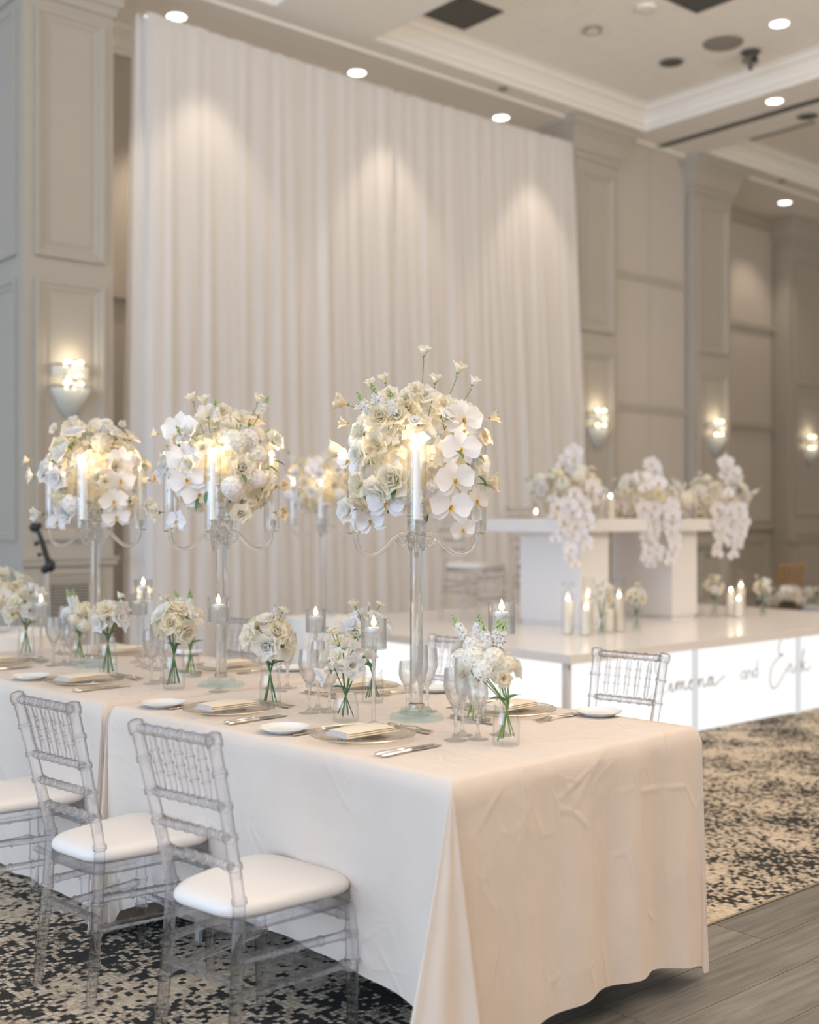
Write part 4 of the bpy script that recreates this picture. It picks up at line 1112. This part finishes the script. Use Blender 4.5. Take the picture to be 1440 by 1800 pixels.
# ================================================================== CANDELABRA
def octa(a, r0, r1, z0, z1, rot=PI/8, n=8):
    def o(r, z): return [(r*math.cos(rot+2*PI*i/n), r*math.sin(rot+2*PI*i/n), z) for i in range(n)]
    b0 = a.grid([o(r0*.96, z0), o(r0, z0+.003), o(r1, z1-.003), o(r1*.96, z1)], cu=True)
    a.face([b0+i for i in reversed(range(n))]); a.face([b0+3*n+i for i in range(n)])
def candelabrum_meshes():
    D = {}
    a = MB(); octa(a, .092, .086, 0, .014); D['base_plate'] = a.mesh('base_plate', M['aqua'], smooth=False)
    a = MB(); octa(a, .060, .052, .0142, .034); D['base_step'] = a.mesh('base_step', M['aqua'], smooth=False)
    a = MB(); a.lathe([(.023, .0345), (.023, .04), (.0205, .042), (.0205, .535), (.023, .537), (.023, .545)], 20); D['column'] = a.mesh('column', M['crystal'])
    a = MB(); a.lathe([(.024, .034), (.026, .036), (.026, .046), (.022, .048)], 20, cap0=False, cap1=False); D['collar'] = a.mesh('collar', M['silver'])
    a = MB(); a.lathe([(.020, .546), (.030, .556), (.032, .575), (.024, .592), (.018, .600), (.028, .612), (.030, .622), (.02, .63)], 20); D['hub'] = a.mesh('hub', M['crystal'])
    P = [(.022, 0, .578), (.045, 0, .582), (.066, 0, .570), (.095, 0, .540), (.122, 0, .520), (.150, 0, .516), (.175, 0, .528), (.188, 0, .553), (.190, 0, .578)]
    a = MB(); a.tube(catmull(P, 5), .0082, 10)
    a.tube(catmull([(.062, 0, .568), (.052, 0, .548), (.038, 0, .545), (.030, 0, .556), (.036, 0, .566), (.043, 0, .560)], 5), [.0055]*26, 8)
    D['arm'] = a.mesh('arm', M['crystal'])
    a = MB(); a.lathe([(.008, .578), (.026, .580), (.030, .586), (.026, .584), (.012, .586), (.016, .600), (.018, .620), (.014, .626)], 20, (.19, 0, 0)); D['candle_cup'] = a.mesh('candle_cup', M['crystal'])
    a = MB(); a.lathe([(.010, .630), (.030, .634), (.034, .640), (.030, .638), (.012, .640), (.018, .652), (.020, .668), (.015, .672)], 20); D['centre_cup'] = a.mesh('candle_cup', M['crystal'])
    a = MB(); a.lathe([(1e-5, .506), (.006, .512), (.010, .525), (.006, .538), (.003, .548)], 10, cap1=False); D['drop'] = a.mesh('drop', M['crystal'])
    return D
CD = candelabrum_meshes()
a = MB(); tube_glass(a, .029, 0, .30); ME_chim = a.mesh('glass_chimney', M['glass'])
def candelabrum(label, which, loc, watts):
    t = thing('candelabrum', label, 'candelabrum', loc, CAMRZ, 'clear glass candelabra')
    for k in ('base_plate', 'base_step', 'column', 'collar', 'hub'): link(k, CD[k], t)
    link('candle_cup', CD['centre_cup'], t)
    for i in range(4):
        ar = link('arm', CD['arm'], t, (0, 0, 0), (0, 0, i*PI/2)); link('candle_cup', CD['candle_cup'], ar)
    for s in (0, 1, 2, 3): link('drop', CD['drop'], t, (.026*math.cos(PI/4+s*PI/2), .026*math.sin(PI/4+s*PI/2), .02))
    cs, sn = math.cos(CAMRZ), math.sin(CAMRZ)
    for nm, dx, dy, dz in (('right arm', .19, 0, 0), ('rear arm', 0, .19, 0), ('left arm', -.19, 0, 0), ('front arm', 0, -.19, 0), ('centre cup', 0, 0, .045)):
        p = (loc[0]+dx*cs-dy*sn, loc[1]+dx*sn+dy*cs, loc[2]+.6268+dz)
        if nm == 'front arm' and which == 'foremost': pass
        o = link('glass_chimney', ME_chim, None, (p[0], p[1], p[2]-.035 if nm != 'centre cup' else p[2]-.026)); tag(o, 'clear glass chimney round the candle on the %s of the %s candelabrum' % (nm, which), 'glass', 'glass chimneys')
        candle('taper_candle', 'lit white taper candle on the %s of the %s candelabrum' % (nm, which), p, .0105, .205 if nm != 'centre cup' else .19, 'taper candles', True, 'white_wax', 1.0, watts)
    return t
pc = [tp(.703, .57, TZT+.001), tp(1.739, .555, TZT+.001), tp(2.60, .51, TZT+.001)]
candelabrum('tall clear glass candelabrum on an aqua base, nearest the front of the table', 'foremost', tuple(pc[0]), .55)
candelabrum('tall clear glass candelabrum on an aqua base, middle of the table row', 'middle', tuple(pc[1]), .55)
candelabrum('tall clear glass candelabrum on an aqua base, before the tall pillar sconce', 'farthest', tuple(pc[2]), .55)
F1 = [(-11.1,10.7,13.0,'rose',4.6,0),(-6.6,-8.2,15.3,'rose',6.0,-20),(-21.5,15.6,3.9,'rose',4.1,-70),(-21.5,9.7,2.6,'cup',2.6,-80),(13.2,1.1,14.0,'orchid',5.8,10),(11.3,-8.2,15.3,'orchid',5.8,15),(10.2,-16.1,14.0,'orchid',6.0,5),(14.0,10.4,11.4,'orchid',5.8,20),(14.0,-23.3,7.8,'orchid',3.8,20),(-2.9,13.4,8.5,'rose',4.7,0),(1.3,8.5,8.4,'liz',4.1,0),(18.4,4.8,3.9,'rose',3.8,50),(21.5,-8.9,2.6,'rose',4.3,75),(22.9,11.6,1.3,'rose',3.0,70),(-20.6,-2.1,7.8,'orchid',4.5,-50),(-20.4,-17.2,9.1,'liz',4.5,-40),(-14.0,-20.6,6.5,'orchid',4.7,-20),(-9.1,-15.0,11.4,'orchid',5.6,-10),(-11.6,2.5,11.7,'liz',4.9,-10),(-16.6,6.3,7.8,'liz',4.3,-40),(-5.9,3.8,9.1,'liz',4.7,0),(2.3,31.3,0.0,'liz',2.6,0),(12.9,26.0,0.0,'liz',2.8,30),(17.5,22.2,0.0,'liz',2.3,50),(5.7,22.4,2.6,'liz',2.4,10),(-0.2,19.7,6.5,'liz',3.0,0),(-9.8,22.9,0.0,'liz',2.4,-20),(-13.8,21.5,0.0,'liz',2.3,-30),(5.5,5.5,8.7,'puff',3.8,0),(6.4,-2.7,9.0,'puff',4.1,0),(8.1,14.3,7.8,'liz',4.3,0),(18.8,-2.7,3.9,'orchid',4.3,40),(-17.0,-8.9,6.5,'liz',4.7,-40),(2.7,17.9,5.2,'liz',3.8,0),(-8.1,17.9,2.6,'liz',3.8,-10),(18.4,-14.3,5.2,'orchid',4.1,40),(-1.8,-13.5,3.9,'liz',3.8,0),(5.4,-10.7,9.8,'puff',3.4,0)]
def px_list(u0, v0, k, L): return [((u-u0)*k, (v0-v)*k, dp, kd, s*k/2*1.05, tw) for u, v, kd, s, dp, tw in L]
F2 = px_list(388, 815, .214, [(326, 757, 'orchid', 58, 10, -10), (335, 808, 'orchid', 56, 13, -5), (341, 843, 'orchid', 56, 14, 0), (361, 868, 'orchid', 54, 13, 5), (433, 825, 'rose', 50, 14, 10), (431, 901, 'rose', 38, 12, 5), (488, 853, 'rose', 34, 3, 50), (488, 899, 'rose', 34, 4, 45), (284, 899, 'liz', 36, 6, -40), (339, 704, 'liz', 24, 0, -10), (361, 710, 'liz', 26, 2, 0), (452, 704, 'liz', 22, 0, 20), (395, 727, 'liz', 34, 6, 0), (480, 776, 'liz', 40, 4, 40), (278, 761, 'cup', 20, 2, -60), (318, 914, 'orchid', 36, 8, -20), (403, 772, 'puff', 44, 8, 0), (440, 775, 'puff', 44, 10, 10), (455, 800, 'puff', 40, 9, 20), (300, 830, 'liz', 44, 8, -50), (420, 860, 'puff', 44, 11, 0), (383, 850, 'liz', 40, 9, 0), (365, 790, 'liz', 44, 12, 0)])
F3 = px_list(165, 828, .240, [(97, 750, 'liz', 22, 2, -20), (133, 752, 'rose', 44, 5, 0), (189, 745, 'puff', 30, 4, 10), (212, 745, 'cup', 20, 2, 30), (51, 806, 'cup', 22, 1, -60), (58, 833, 'liz', 34, 2, -60), (221, 806, 'orchid', 44, 9, 15), (221, 842, 'orchid', 44, 10, 10), (210, 878, 'orchid', 44, 11, 10), (212, 905, 'orchid', 42, 9, 10), (262, 839, 'rose', 28, 2, 60), (79, 900, 'cup', 34, 6, -40), (109, 914, 'orchid', 32, 8, -10), (127, 858, 'rose', 40, 13, -5), (127, 895, 'liz', 42, 10, -5), (117, 785, 'liz', 42, 8, -10), (185, 775, 'puff', 40, 8, 5), (95, 830, 'liz', 40, 9, -25), (146, 806, 'puff', 38, 9, 0), (185, 840, 'liz', 40, 11, 0), (258, 885, 'liz', 30, 3, 50)])
GA = 'white flower arrangements on the candelabra'
def over(p, dz): return (p.x, p.y, p.z+dz)
arrangement('white and cream flowers with orchids crowning the foremost candelabrum', over(pc[0], .60), (.225, .215, .20), .228, 74, 21, .048, F1, 7, group=GA)
arrangement('white and cream flowers with orchids crowning the middle candelabrum', over(pc[1], .60), (.215, .21, .195), .232, 72, 5, .050, F2, 6, group=GA)
arrangement('white and cream flowers with an orchid cascade crowning the farthest candelabrum', over(pc[2], .60), (.215, .21, .20), .222, 72, 33, .050, F3, 5, group=GA)

# ------------------------------------------------------------------ floating candles on tall stemmed cups
def float_holder(label, clabel, t, s, h, r=.040, watts=.12):
    p = tp(t, s, TZT+.0008)
    T = thing('candle_holder', label, 'candle holder', tuple(p), 0, 'tall stemmed glass candle holders')
    hc = .092; zc = h-hc
    a = MB(); a.lathe([(.036, 0), (.036, .002), (.02, .005), (.007, .014)], 20, cap1=False); a.build('foot', M['stemware'], T)
    a = MB(); a.lathe([(.006, .012), (.0055, .05), (.0058, zc-.03), (.010, zc-.014), (.006, zc-.006), (.012, zc)], 12); a.build('stem', M['stemware'], T)
    a = MB(); tube_glass(a, r, zc, h, .002, 28, True); a.build('cup', M['stemware'], T)
    a = MB(); a.lathe([(r-.0025, zc+.006), (r-.0025, zc+.050), (1e-5, zc+.050)], 24, cap0=True, cap1=False); a.build('water', M['water'], T)
    candle('floating_candle', clabel, (p.x, p.y, p.z+zc+.043), .021, .022, 'floating candles', True, 'white_wax', 1.15, watts, True)
for (w, t, s, h) in (('in front of the foremost candelabrum column', .711, .395, .325), ('behind the white stock vase near the table end', .332, .554, .385), ('between two far chairs, short', 1.675, .963, .27),
                     ('before the middle candelabrum column', 1.62, .46, .345), ('beside the drape edge, taller of two', 2.461, .66, .37), ('beside the drape edge, shorter of two', 2.60, .72, .30), ('near the far end beside white blooms', 3.003, .467, .28)):
    float_holder('stemmed glass candle holder '+w, 'lit floating candle in the stemmed cup '+w, t, s, h)

# ------------------------------------------------------------------ bud vases with bunches
def bunch(vlabel, flabel, loc, r, h, style, seed, fr, fz, size, n, lean=(0, 0), sprigs=3, nst=6, rz=CAMRZ):
    V = thing('bud_vase', vlabel, 'vase', loc, 0, 'glass bud vases')
    a = MB()
    prof = [(r*.92, 0), (r, .004), (r, h*.62), (r*.86, h*.80), (r*.84, h*.90), (r*.92, h)]
    a.lathe(prof, 24, cap0=True, cap1=False); a.lathe([(q-.0018, z+(.006 if z < .01 else 0)) for q, z in reversed(prof)], 24, cap0=False, cap1=True); a.build('glass', M['glass'], V)
    a = MB(); a.grid([[((r*.92-.0018*k)*math.cos(2*PI*i/24), (r*.92-.0018*k)*math.sin(2*PI*i/24), h+.0004) for i in range(24)] for k in (0, 1)], cu=True); a.build('rim', M['glass'], V)
    F = thing('flower_bunch', flabel, 'flowers', (loc[0], loc[1], loc[2]+.007), rz, 'flower bunches in bud vases')
    R = random.Random(seed); c = Vector((lean[0], lean[1], fz))
    for i in range(nst):
        an = 2*PI*i/nst+R.uniform(-.3, .3); b0 = Vector((math.cos(an)*r*.62, math.sin(an)*r*.62, R.uniform(.002, .02)))
        nk = Vector((-math.cos(an)*r*.18, -math.sin(an)*r*.18, h*.98)); top = c+Vector((-math.cos(an)*fr*.45, -math.sin(an)*fr*.45, -fr*.2))
        stem(F, [b0, b0.lerp(nk, .5), nk, top], R.uniform(.0017, .0027), 'green' if style == 'stock' else 'deep_green')
    for i in range(2):
        an = R.uniform(0, 6.28); o = link('leaf', LEAF, F, (0, 0, h*1.02), Vector((math.cos(an), math.sin(an), .5)).to_track_quat('Y', 'Z')); o.scale = (.06, .06, .06)
    W_ = {'stock': [('liz', 2), ('puff', 3), ('cup', 1)], 'peony': [('rose', 4), ('liz', 1)], 'liz': [('liz', 4), ('cup', 2)]}[style]
    for i in range(n):
        z = 1-1.5*(i+.5)/n; th = i*2.39996+seed; q = math.sqrt(max(0, 1-z*z)); d = Vector((q*math.cos(th), q*math.sin(th), z))
        k = R.choices([a_ for a_, _ in W_], [b_ for _, b_ in W_])[0]
        bloom(F, k, c+d*fr*R.uniform(.55, .8)*Vector((1, 1, .9)).x, d+Vector((0, 0, .15)), size*R.uniform(.8, 1.15), R)
    for i in range(sprigs):
        an = R.uniform(0, 6.28); d = Vector((math.cos(an)*.55, math.sin(an)*.4, 1)).normalized()
        stem(F, [c, c+d*fr*.7, c+d*fr*1.2], .0014, 'green')
        if style == 'stock': bloom(F, 'stock', c+d*fr*.75, d, .09, R)
        else: bloom(F, R.choice(['cup', 'stock', 'liz']), c+d*fr*1.25, d, size*.5 if style != 'x' else .07, R)
    return F
BV = [  # where, t, s, r, h, style, fr, fz, size, n, lean, sprigs
 ('at the table end before the goblet', .22, .446, .038, .112, 'stock', .085, .195, .036, 12, (-.035, .02), 4, 'white stock and pale blooms'),
 ('beside the nearest bread plate', .824, .381, .040, .090, 'liz', .080, .175, .042, 9, (.0, .0), 3, 'loose white blooms on bent stems'),
 ('above the second chair-side charger', 1.239, .404, .036, .125, 'peony', .085, .215, .050, 10, (0, 0), 2, 'round cream roses'),
 ('left of the middle candelabrum base', 1.785, .377, .040, .145, 'peony', .078, .235, .050, 9, (0, 0), 2, 'round pale yellow roses'),
 ('before the farthest candelabrum base', 2.30, .40, .036, .150, 'liz', .075, .22, .045, 9, (0, 0), 2, 'white blooms with a green collar'),
 ('near the far left end of the table', 3.174, .48, .038, .13, 'liz', .095, .215, .050, 10, (0, 0), 2, 'wide white lisianthus'),
 ('behind the foremost goblet', .531, .654, .036, .115, 'stock', .075, .20, .036, 9, (0, 0), 2, 'partly hidden white stock'),
 ('behind the foremost stemmed candle', 1.044, .694, .038, .110, 'liz', .080, .235, .042, 9, (-.02, 0), 4, 'tall white blooms and sprigs'),
 ('behind the pale yellow roses', 2.035, .615, .034, .12, 'stock', .065, .215, .036, 8, (0, 0), 2, 'small white stock'),
 ('left of the farthest candelabrum column', 2.767, .529, .036, .12, 'stock', .08, .18, .038, 9, (0, 0), 3, 'white stock with green tips'),
]
for i, (wh, t, s, r, h, st, fr, fz, sz, n, ln, sg, what) in enumerate(BV):
    p = tp(t, s, TZT+.0008)
    bunch('small clear glass vase standing '+wh, what+' in the glass vase '+wh, tuple(p), r, h, st, 40+i, fr, fz, sz, n, ln, sg)

# ================================================================== HEAD TABLE ON THE STAGE
HT = thing('head_table', 'white slab head table on two box pedestals standing on the stage', 'table', (0, 0, 0))
HX0, HX1, HY0, HY1 = 6.19, 8.42, 5.60, 6.34
def bevbox(a, x0, y0, z0, x1, y1, z1, c=.006):
    def o(i, z): return [(x0+i, y0+i, z), (x1-i, y0+i, z), (x1-i, y1-i, z), (x0+i, y1-i, z)]
    b0 = a.grid([o(c, z0), o(0, z0+c), o(0, z1-c), o(c, z1)], cu=True); a.face([b0+3, b0+2, b0+1, b0]); a.face([b0+12+i for i in range(4)])
a = MB(); bevbox(a, HX0, HY0, 1.305, HX1, HY1, 1.40); a.build('tabletop', M['white_lam'], HT, smooth=False)
for x in (6.48, 7.56):
    a = MB(); bevbox(a, x, 5.67, SZ+.03, x+.315, 6.27, 1.304, .004); pd = a.build('pedestal', M['white_lam'], HT, smooth=False)
    a = MB(); a.box((x+.015, 5.685, SZ+.0005), (x+.30, 6.255, SZ+.03)); a.build('plinth', M['post'], pd, smooth=False)
GH = 'white flower arrangements along the head table'
arrangement('white orchids and blooms spilling over the left part of the head table', (6.42, 5.72, 1.401), (.27, .20, .20), .17, 40, 51, .058, (), 9, [('rose', 1), ('liz', 3), ('orchid', 5), ('puff', 2)],
            [(-.02, -.21, .08, .42, 9), (.08, -.20, .08, .30, 7), (-.10, -.20, .06, .22, 5), (-.03, .02, .40, .20, 5), (.05, .0, .46, .22, 5)], GH)
arrangement('white orchids and blooms spilling over the middle of the head table', (7.36, 5.75, 1.401), (.30, .20, .17), .15, 38, 52, .058, (), 6, [('rose', 3), ('liz', 4), ('orchid', 3), ('puff', 2)],
            [(-.06, -.21, .06, .38, 8), (.00, -.20, .06, .42, 9), (.14, -.21, .06, .40, 8), (.03, .0, .40, .24, 6)], GH)
arrangement('white orchids and blooms spilling over the right end of the head table', (8.18, 5.72, 1.401), (.30, .20, .18), .15, 38, 53, .058, (), 6, [('rose', 2), ('liz', 3), ('orchid', 4), ('puff', 2)],
            [(-.02, -.21, .06, .36, 8), (.16, -.20, .06, .30, 7), (.08, -.2, .05, .36, 5), (.10, .0, .44, .30, 7), (.16, .02, .36, .2, 4)], GH)
def glass_cyl(label, loc, r, h):
    a = MB(); tube_glass(a, r, 0, h, .002, 24, True); o = a.build('glass_cylinder', M['glass'], None); o.location = loc; return tag(o, label, 'glass', 'glass candle cylinders')
for lab, x, y, h in (('tall pillar candle left of centre on the head table', 6.93, 5.85, .19), ('short pillar candle left of centre on the head table', 6.90, 5.74, .15), ('pillar candle between the last two head table flowers', 7.78, 5.85, .14), ('tall pillar candle beside the right end flowers', 7.96, 6.20, .24)):
    candle('pillar_candle', 'lit '+lab, (x, y, 1.402), .030, h, 'head table candles', True, 'wax', 2.0)
    glass_cyl('glass cylinder round the '+lab, (x, y, 1.4012), .042, h+.10)
candle('votive_candle', 'lit votive candle at the left end of the head table', (6.42, 6.05, 1.4012), .022, .035, None, True, 'wax', 1.8)
for i, (x, y) in enumerate(((6.36, 6.17), (6.95, 6.17))):
    T = thing('charger_plate', ('charger plate at the left end of the head table', 'charger plate at the centre of the head table')[i], 'plate', (x, y, 1.4008), 0, 'head table plates'); link('plate', ME_charger, T); link('gilt_rim', ME_rim, T)
    o = link('napkin', ME_nap, None, (x, y, 1.4178), (0, 0, .3)); tag(o, ('folded napkin at the left end of the head table', 'folded napkin at the centre of the head table')[i], 'napkin', 'head table napkins')
chair('clear acrylic chair with pale cushion standing behind the left pedestal on the stage', (6.42, 6.72, SZ+.0005), PI+.15, 'clear acrylic chairs on the stage')
chair('clear acrylic chair behind the middle of the head table', (7.22, 6.72, SZ+.0005), PI, 'clear acrylic chairs on the stage')
# candles and vases along the front of the stage
zs = SZ+.0008
for lab, x, y, h, lit in (('first pillar candle from the left on the stage front', 6.09, 5.44, .225, 1), ('low pillar candle behind the green stems on the stage front', 6.115, 5.30, .17, 1), ('tallest pillar candle of the left stage group', 6.21, 5.36, .25, 1),
                          ('short white pillar candle of the left stage group', 6.40, 5.34, .16, 0), ('pillar candle beside the cream rose on the stage front', 6.50, 5.33, .235, 1),
                          ('left pillar candle of the right stage group', 8.24, 5.60, .19, 1), ('shortest pillar candle of the right stage group', 8.17, 5.48, .13, 1), ('tallest pillar candle of the right stage group', 8.38, 5.60, .225, 1)):
    candle('pillar_candle', ('lit ' if lit else 'unlit ')+lab, (x, y, zs+.005), .034, h, 'pillar candles on the stage', bool(lit), 'wax', 2.0, .10 if lit else 0)
    glass_cyl('glass cylinder round the '+lab, (x, y, zs), .043, h+(.14 if h > .2 else .05))
glass_cyl('tall empty glass cylinder behind the right stage vase', (8.06, 5.80, zs), .05, .36)
for lab, x, y, st, what, fz in (('with dark green stems among the left stage candles', 6.13, 5.18, 'liz', 'white blooms', .27), ('with a single cream rose on the stage front', 6.53, 5.20, 'peony', 'cream rose bunch', .24), ('in front of the glass cylinder of the right stage group', 8.04, 5.62, 'liz', 'white blooms on crossing stems', .23), ('at the right end of the stage candles', 8.42, 5.42, 'peony', 'white roses', .22)):
    bunch('glass vase '+lab, what+' '+lab, (x, y, zs), .034, .13, st, int(x*100), .075, fz, .045, 7, (0, 0), 1, 5)

# ================================================================== BACKGROUND PIECES
CHG = chair_parts(M['wood'], M['crate'])
chair('golden wooden chair standing beyond the right end of the stage', (12.15, 7.62, 0), rad(-25), None, CHG, 'wooden_chair')
t = thing('crate', 'dark crate on the floor beyond the stage under cut flowers', 'crate', (11.45, 7.02, 0), .1)
a = MB(); bevbox(a, -.35, -.2, 0, .35, .2, .43, .01); a.build('body', M['crate'], t, smooth=False)
a = MB(); ring_box(a, -.3, .3, .03, .40, -.2, .03, .008); a.build('frame', M['crate'], t, smooth=False)
arrangement('loose white cut flowers lying on the dark crate', (11.45, 7.02, .435), (.40, .17, .08), .135, 20, 71, .06, (), 3, None, (), None, 'cut_flowers', 60)
t = thing('tub', 'pale blue tub beside the dark crate', 'tub', (10.98, 6.40, 0))
a = MB(); a.lathe([(.14, 0), (.17, .50), (.18, .505), (.175, .515), (.16, .51), (.13, .02), (1e-5, .02)], 24, cap1=False); a.build('body', M['bin'], t)
a = MB(); a.tube([(.17*math.cos(PI*i/10), 0, .50+.02*math.sin(PI*i/10)) for i in range(11)], .005, 6); a.build('handle', M['silver'], t)

# black tilted stand head before the panelled pillar
t = thing('microphone_stand', 'black stand with tilted arm and small knobs before the panelled pillar', 'stand', (3.17, 7.25, 0), CAMRZ)
a = MB(); a.tube([(0, 0, .02), (0, 0, 1.12)], .010, 8); a.build('pole', M['silver'], t)
for i in range(3):
    an = 2*PI*i/3; a = MB(); a.tube([(0, 0, .14), (.26*math.cos(an), .26*math.sin(an), .01)], .009, 6); a.build('leg', M['black'], t)
a = MB(); a.tube(catmull([(-.085, 0, 1.345), (-.06, 0, 1.31), (-.035, 0, 1.24), (-.01, 0, 1.16), (.015, 0, 1.10)], 4), [.010, .011, .012, .013, .014, .015, .016, .016, .017, .018, .018, .018, .018, .018, .018, .018, .018], 8); a.build('arm', M['black'], t)
a = MB(); a.ball((-.088, 0, 1.345), .034, 10, 7, .9); a.ball((-.06, 0, 1.355), .022, 8, 6); a.build('head', M['black'], t)
a = MB(); a.ball((.012, 0, 1.10), .036, 10, 7, 1.2); a.ball((-.02, 0, 1.075), .028, 8, 6); a.build('clamp', M['black'], t)
for (x, z) in ((-.075, 1.24), (-.055, 1.17)):
    a = MB(); a.tube([(x+.045, 0, z+.01), (x, 0, z)], .006, 6); a.ball((x-.003, 0, z), .014, 8, 6); a.build('knob', M['black'], t)

# small round tables further off with more flowers
def cocktail(label, clabel, x, y, r, h):
    t = thing('cocktail_table', label, 'table', (x, y, 0))
    a = MB(); a.lathe([(r, h-.02), (r, h)], 32); a.build('tabletop', M['white_lam'], t)
    a = MB(); a.lathe([(.22, 0), (.22, .015), (.03, .03), (.03, h-.02)], 20); a.build('pedestal', M['silver'], t)
    R = random.Random(int(x*10)); a = MB(); rows = []
    ks = [(7, R.uniform(0, 6)), (11, R.uniform(0, 6)), (16, R.uniform(0, 6))]
    for w in (0, .02, .1, .3, .6, 1):
        rows.append([((r+.012+.05*w+.035*w*sum(math.sin(k*an+p) for k, p in ks)/2)*math.cos(an), (r+.012+.05*w+.035*w*sum(math.sin(k*an+p) for k, p in ks)/2)*math.sin(an), h+.004-w*(h-.012)) for an in [2*PI*i/96 for i in range(96)]])
    b0 = a.grid(rows, cu=True); a.face([b0+i for i in range(96)]); o = a.build('tablecloth', M['linen2'], None, angle=75); o.location = (x, y, 0)
    tag(o, clabel, 'tablecloth')
cocktail('round table hidden under a pale cloth behind the foremost flowers', 'pale cloth over the round table between the guest table and the stage', 4.50, 6.10, .22, .77)
pq = (4.50, 6.10, .776)
candelabrum('clear glass candelabrum on the small round table before the drape', 'blurred', pq, .4)
arrangement('soft white flowers crowning the blurred candelabrum before the drape', (pq[0], pq[1], pq[2]+.60), (.225, .21, .19), .235, 46, 77, .05, (), 7, group=GA)
cocktail('round table hidden under a pale cloth beyond the left end of the row', 'pale cloth over the round table beyond the far left place', 2.50, 6.45, .35, .77)
T = thing('flower_bowl', 'clear bowl under the pale blooms at the left edge of the picture', 'vase', (2.52, 6.42, .776))
a = MB(); a.lathe([(.05, 0), (.10, .03), (.12, .08), (.11, .13)], 24, cap1=False); a.build('glass', M['glass'], T)
a = MB(); a.lathe([(.112, .128), (.112, .134), (.108, .134), (.108, .128)], 24, cap0=False, cap1=False); a.build('rim', M['glass'], T)
arrangement('pale blurred blooms at the left edge of the picture', (2.52, 6.42, .79), (.15, .15, .13), .20, 26, 91, .05, (), 5, None, (), None, 'flower_arrangement', 90)
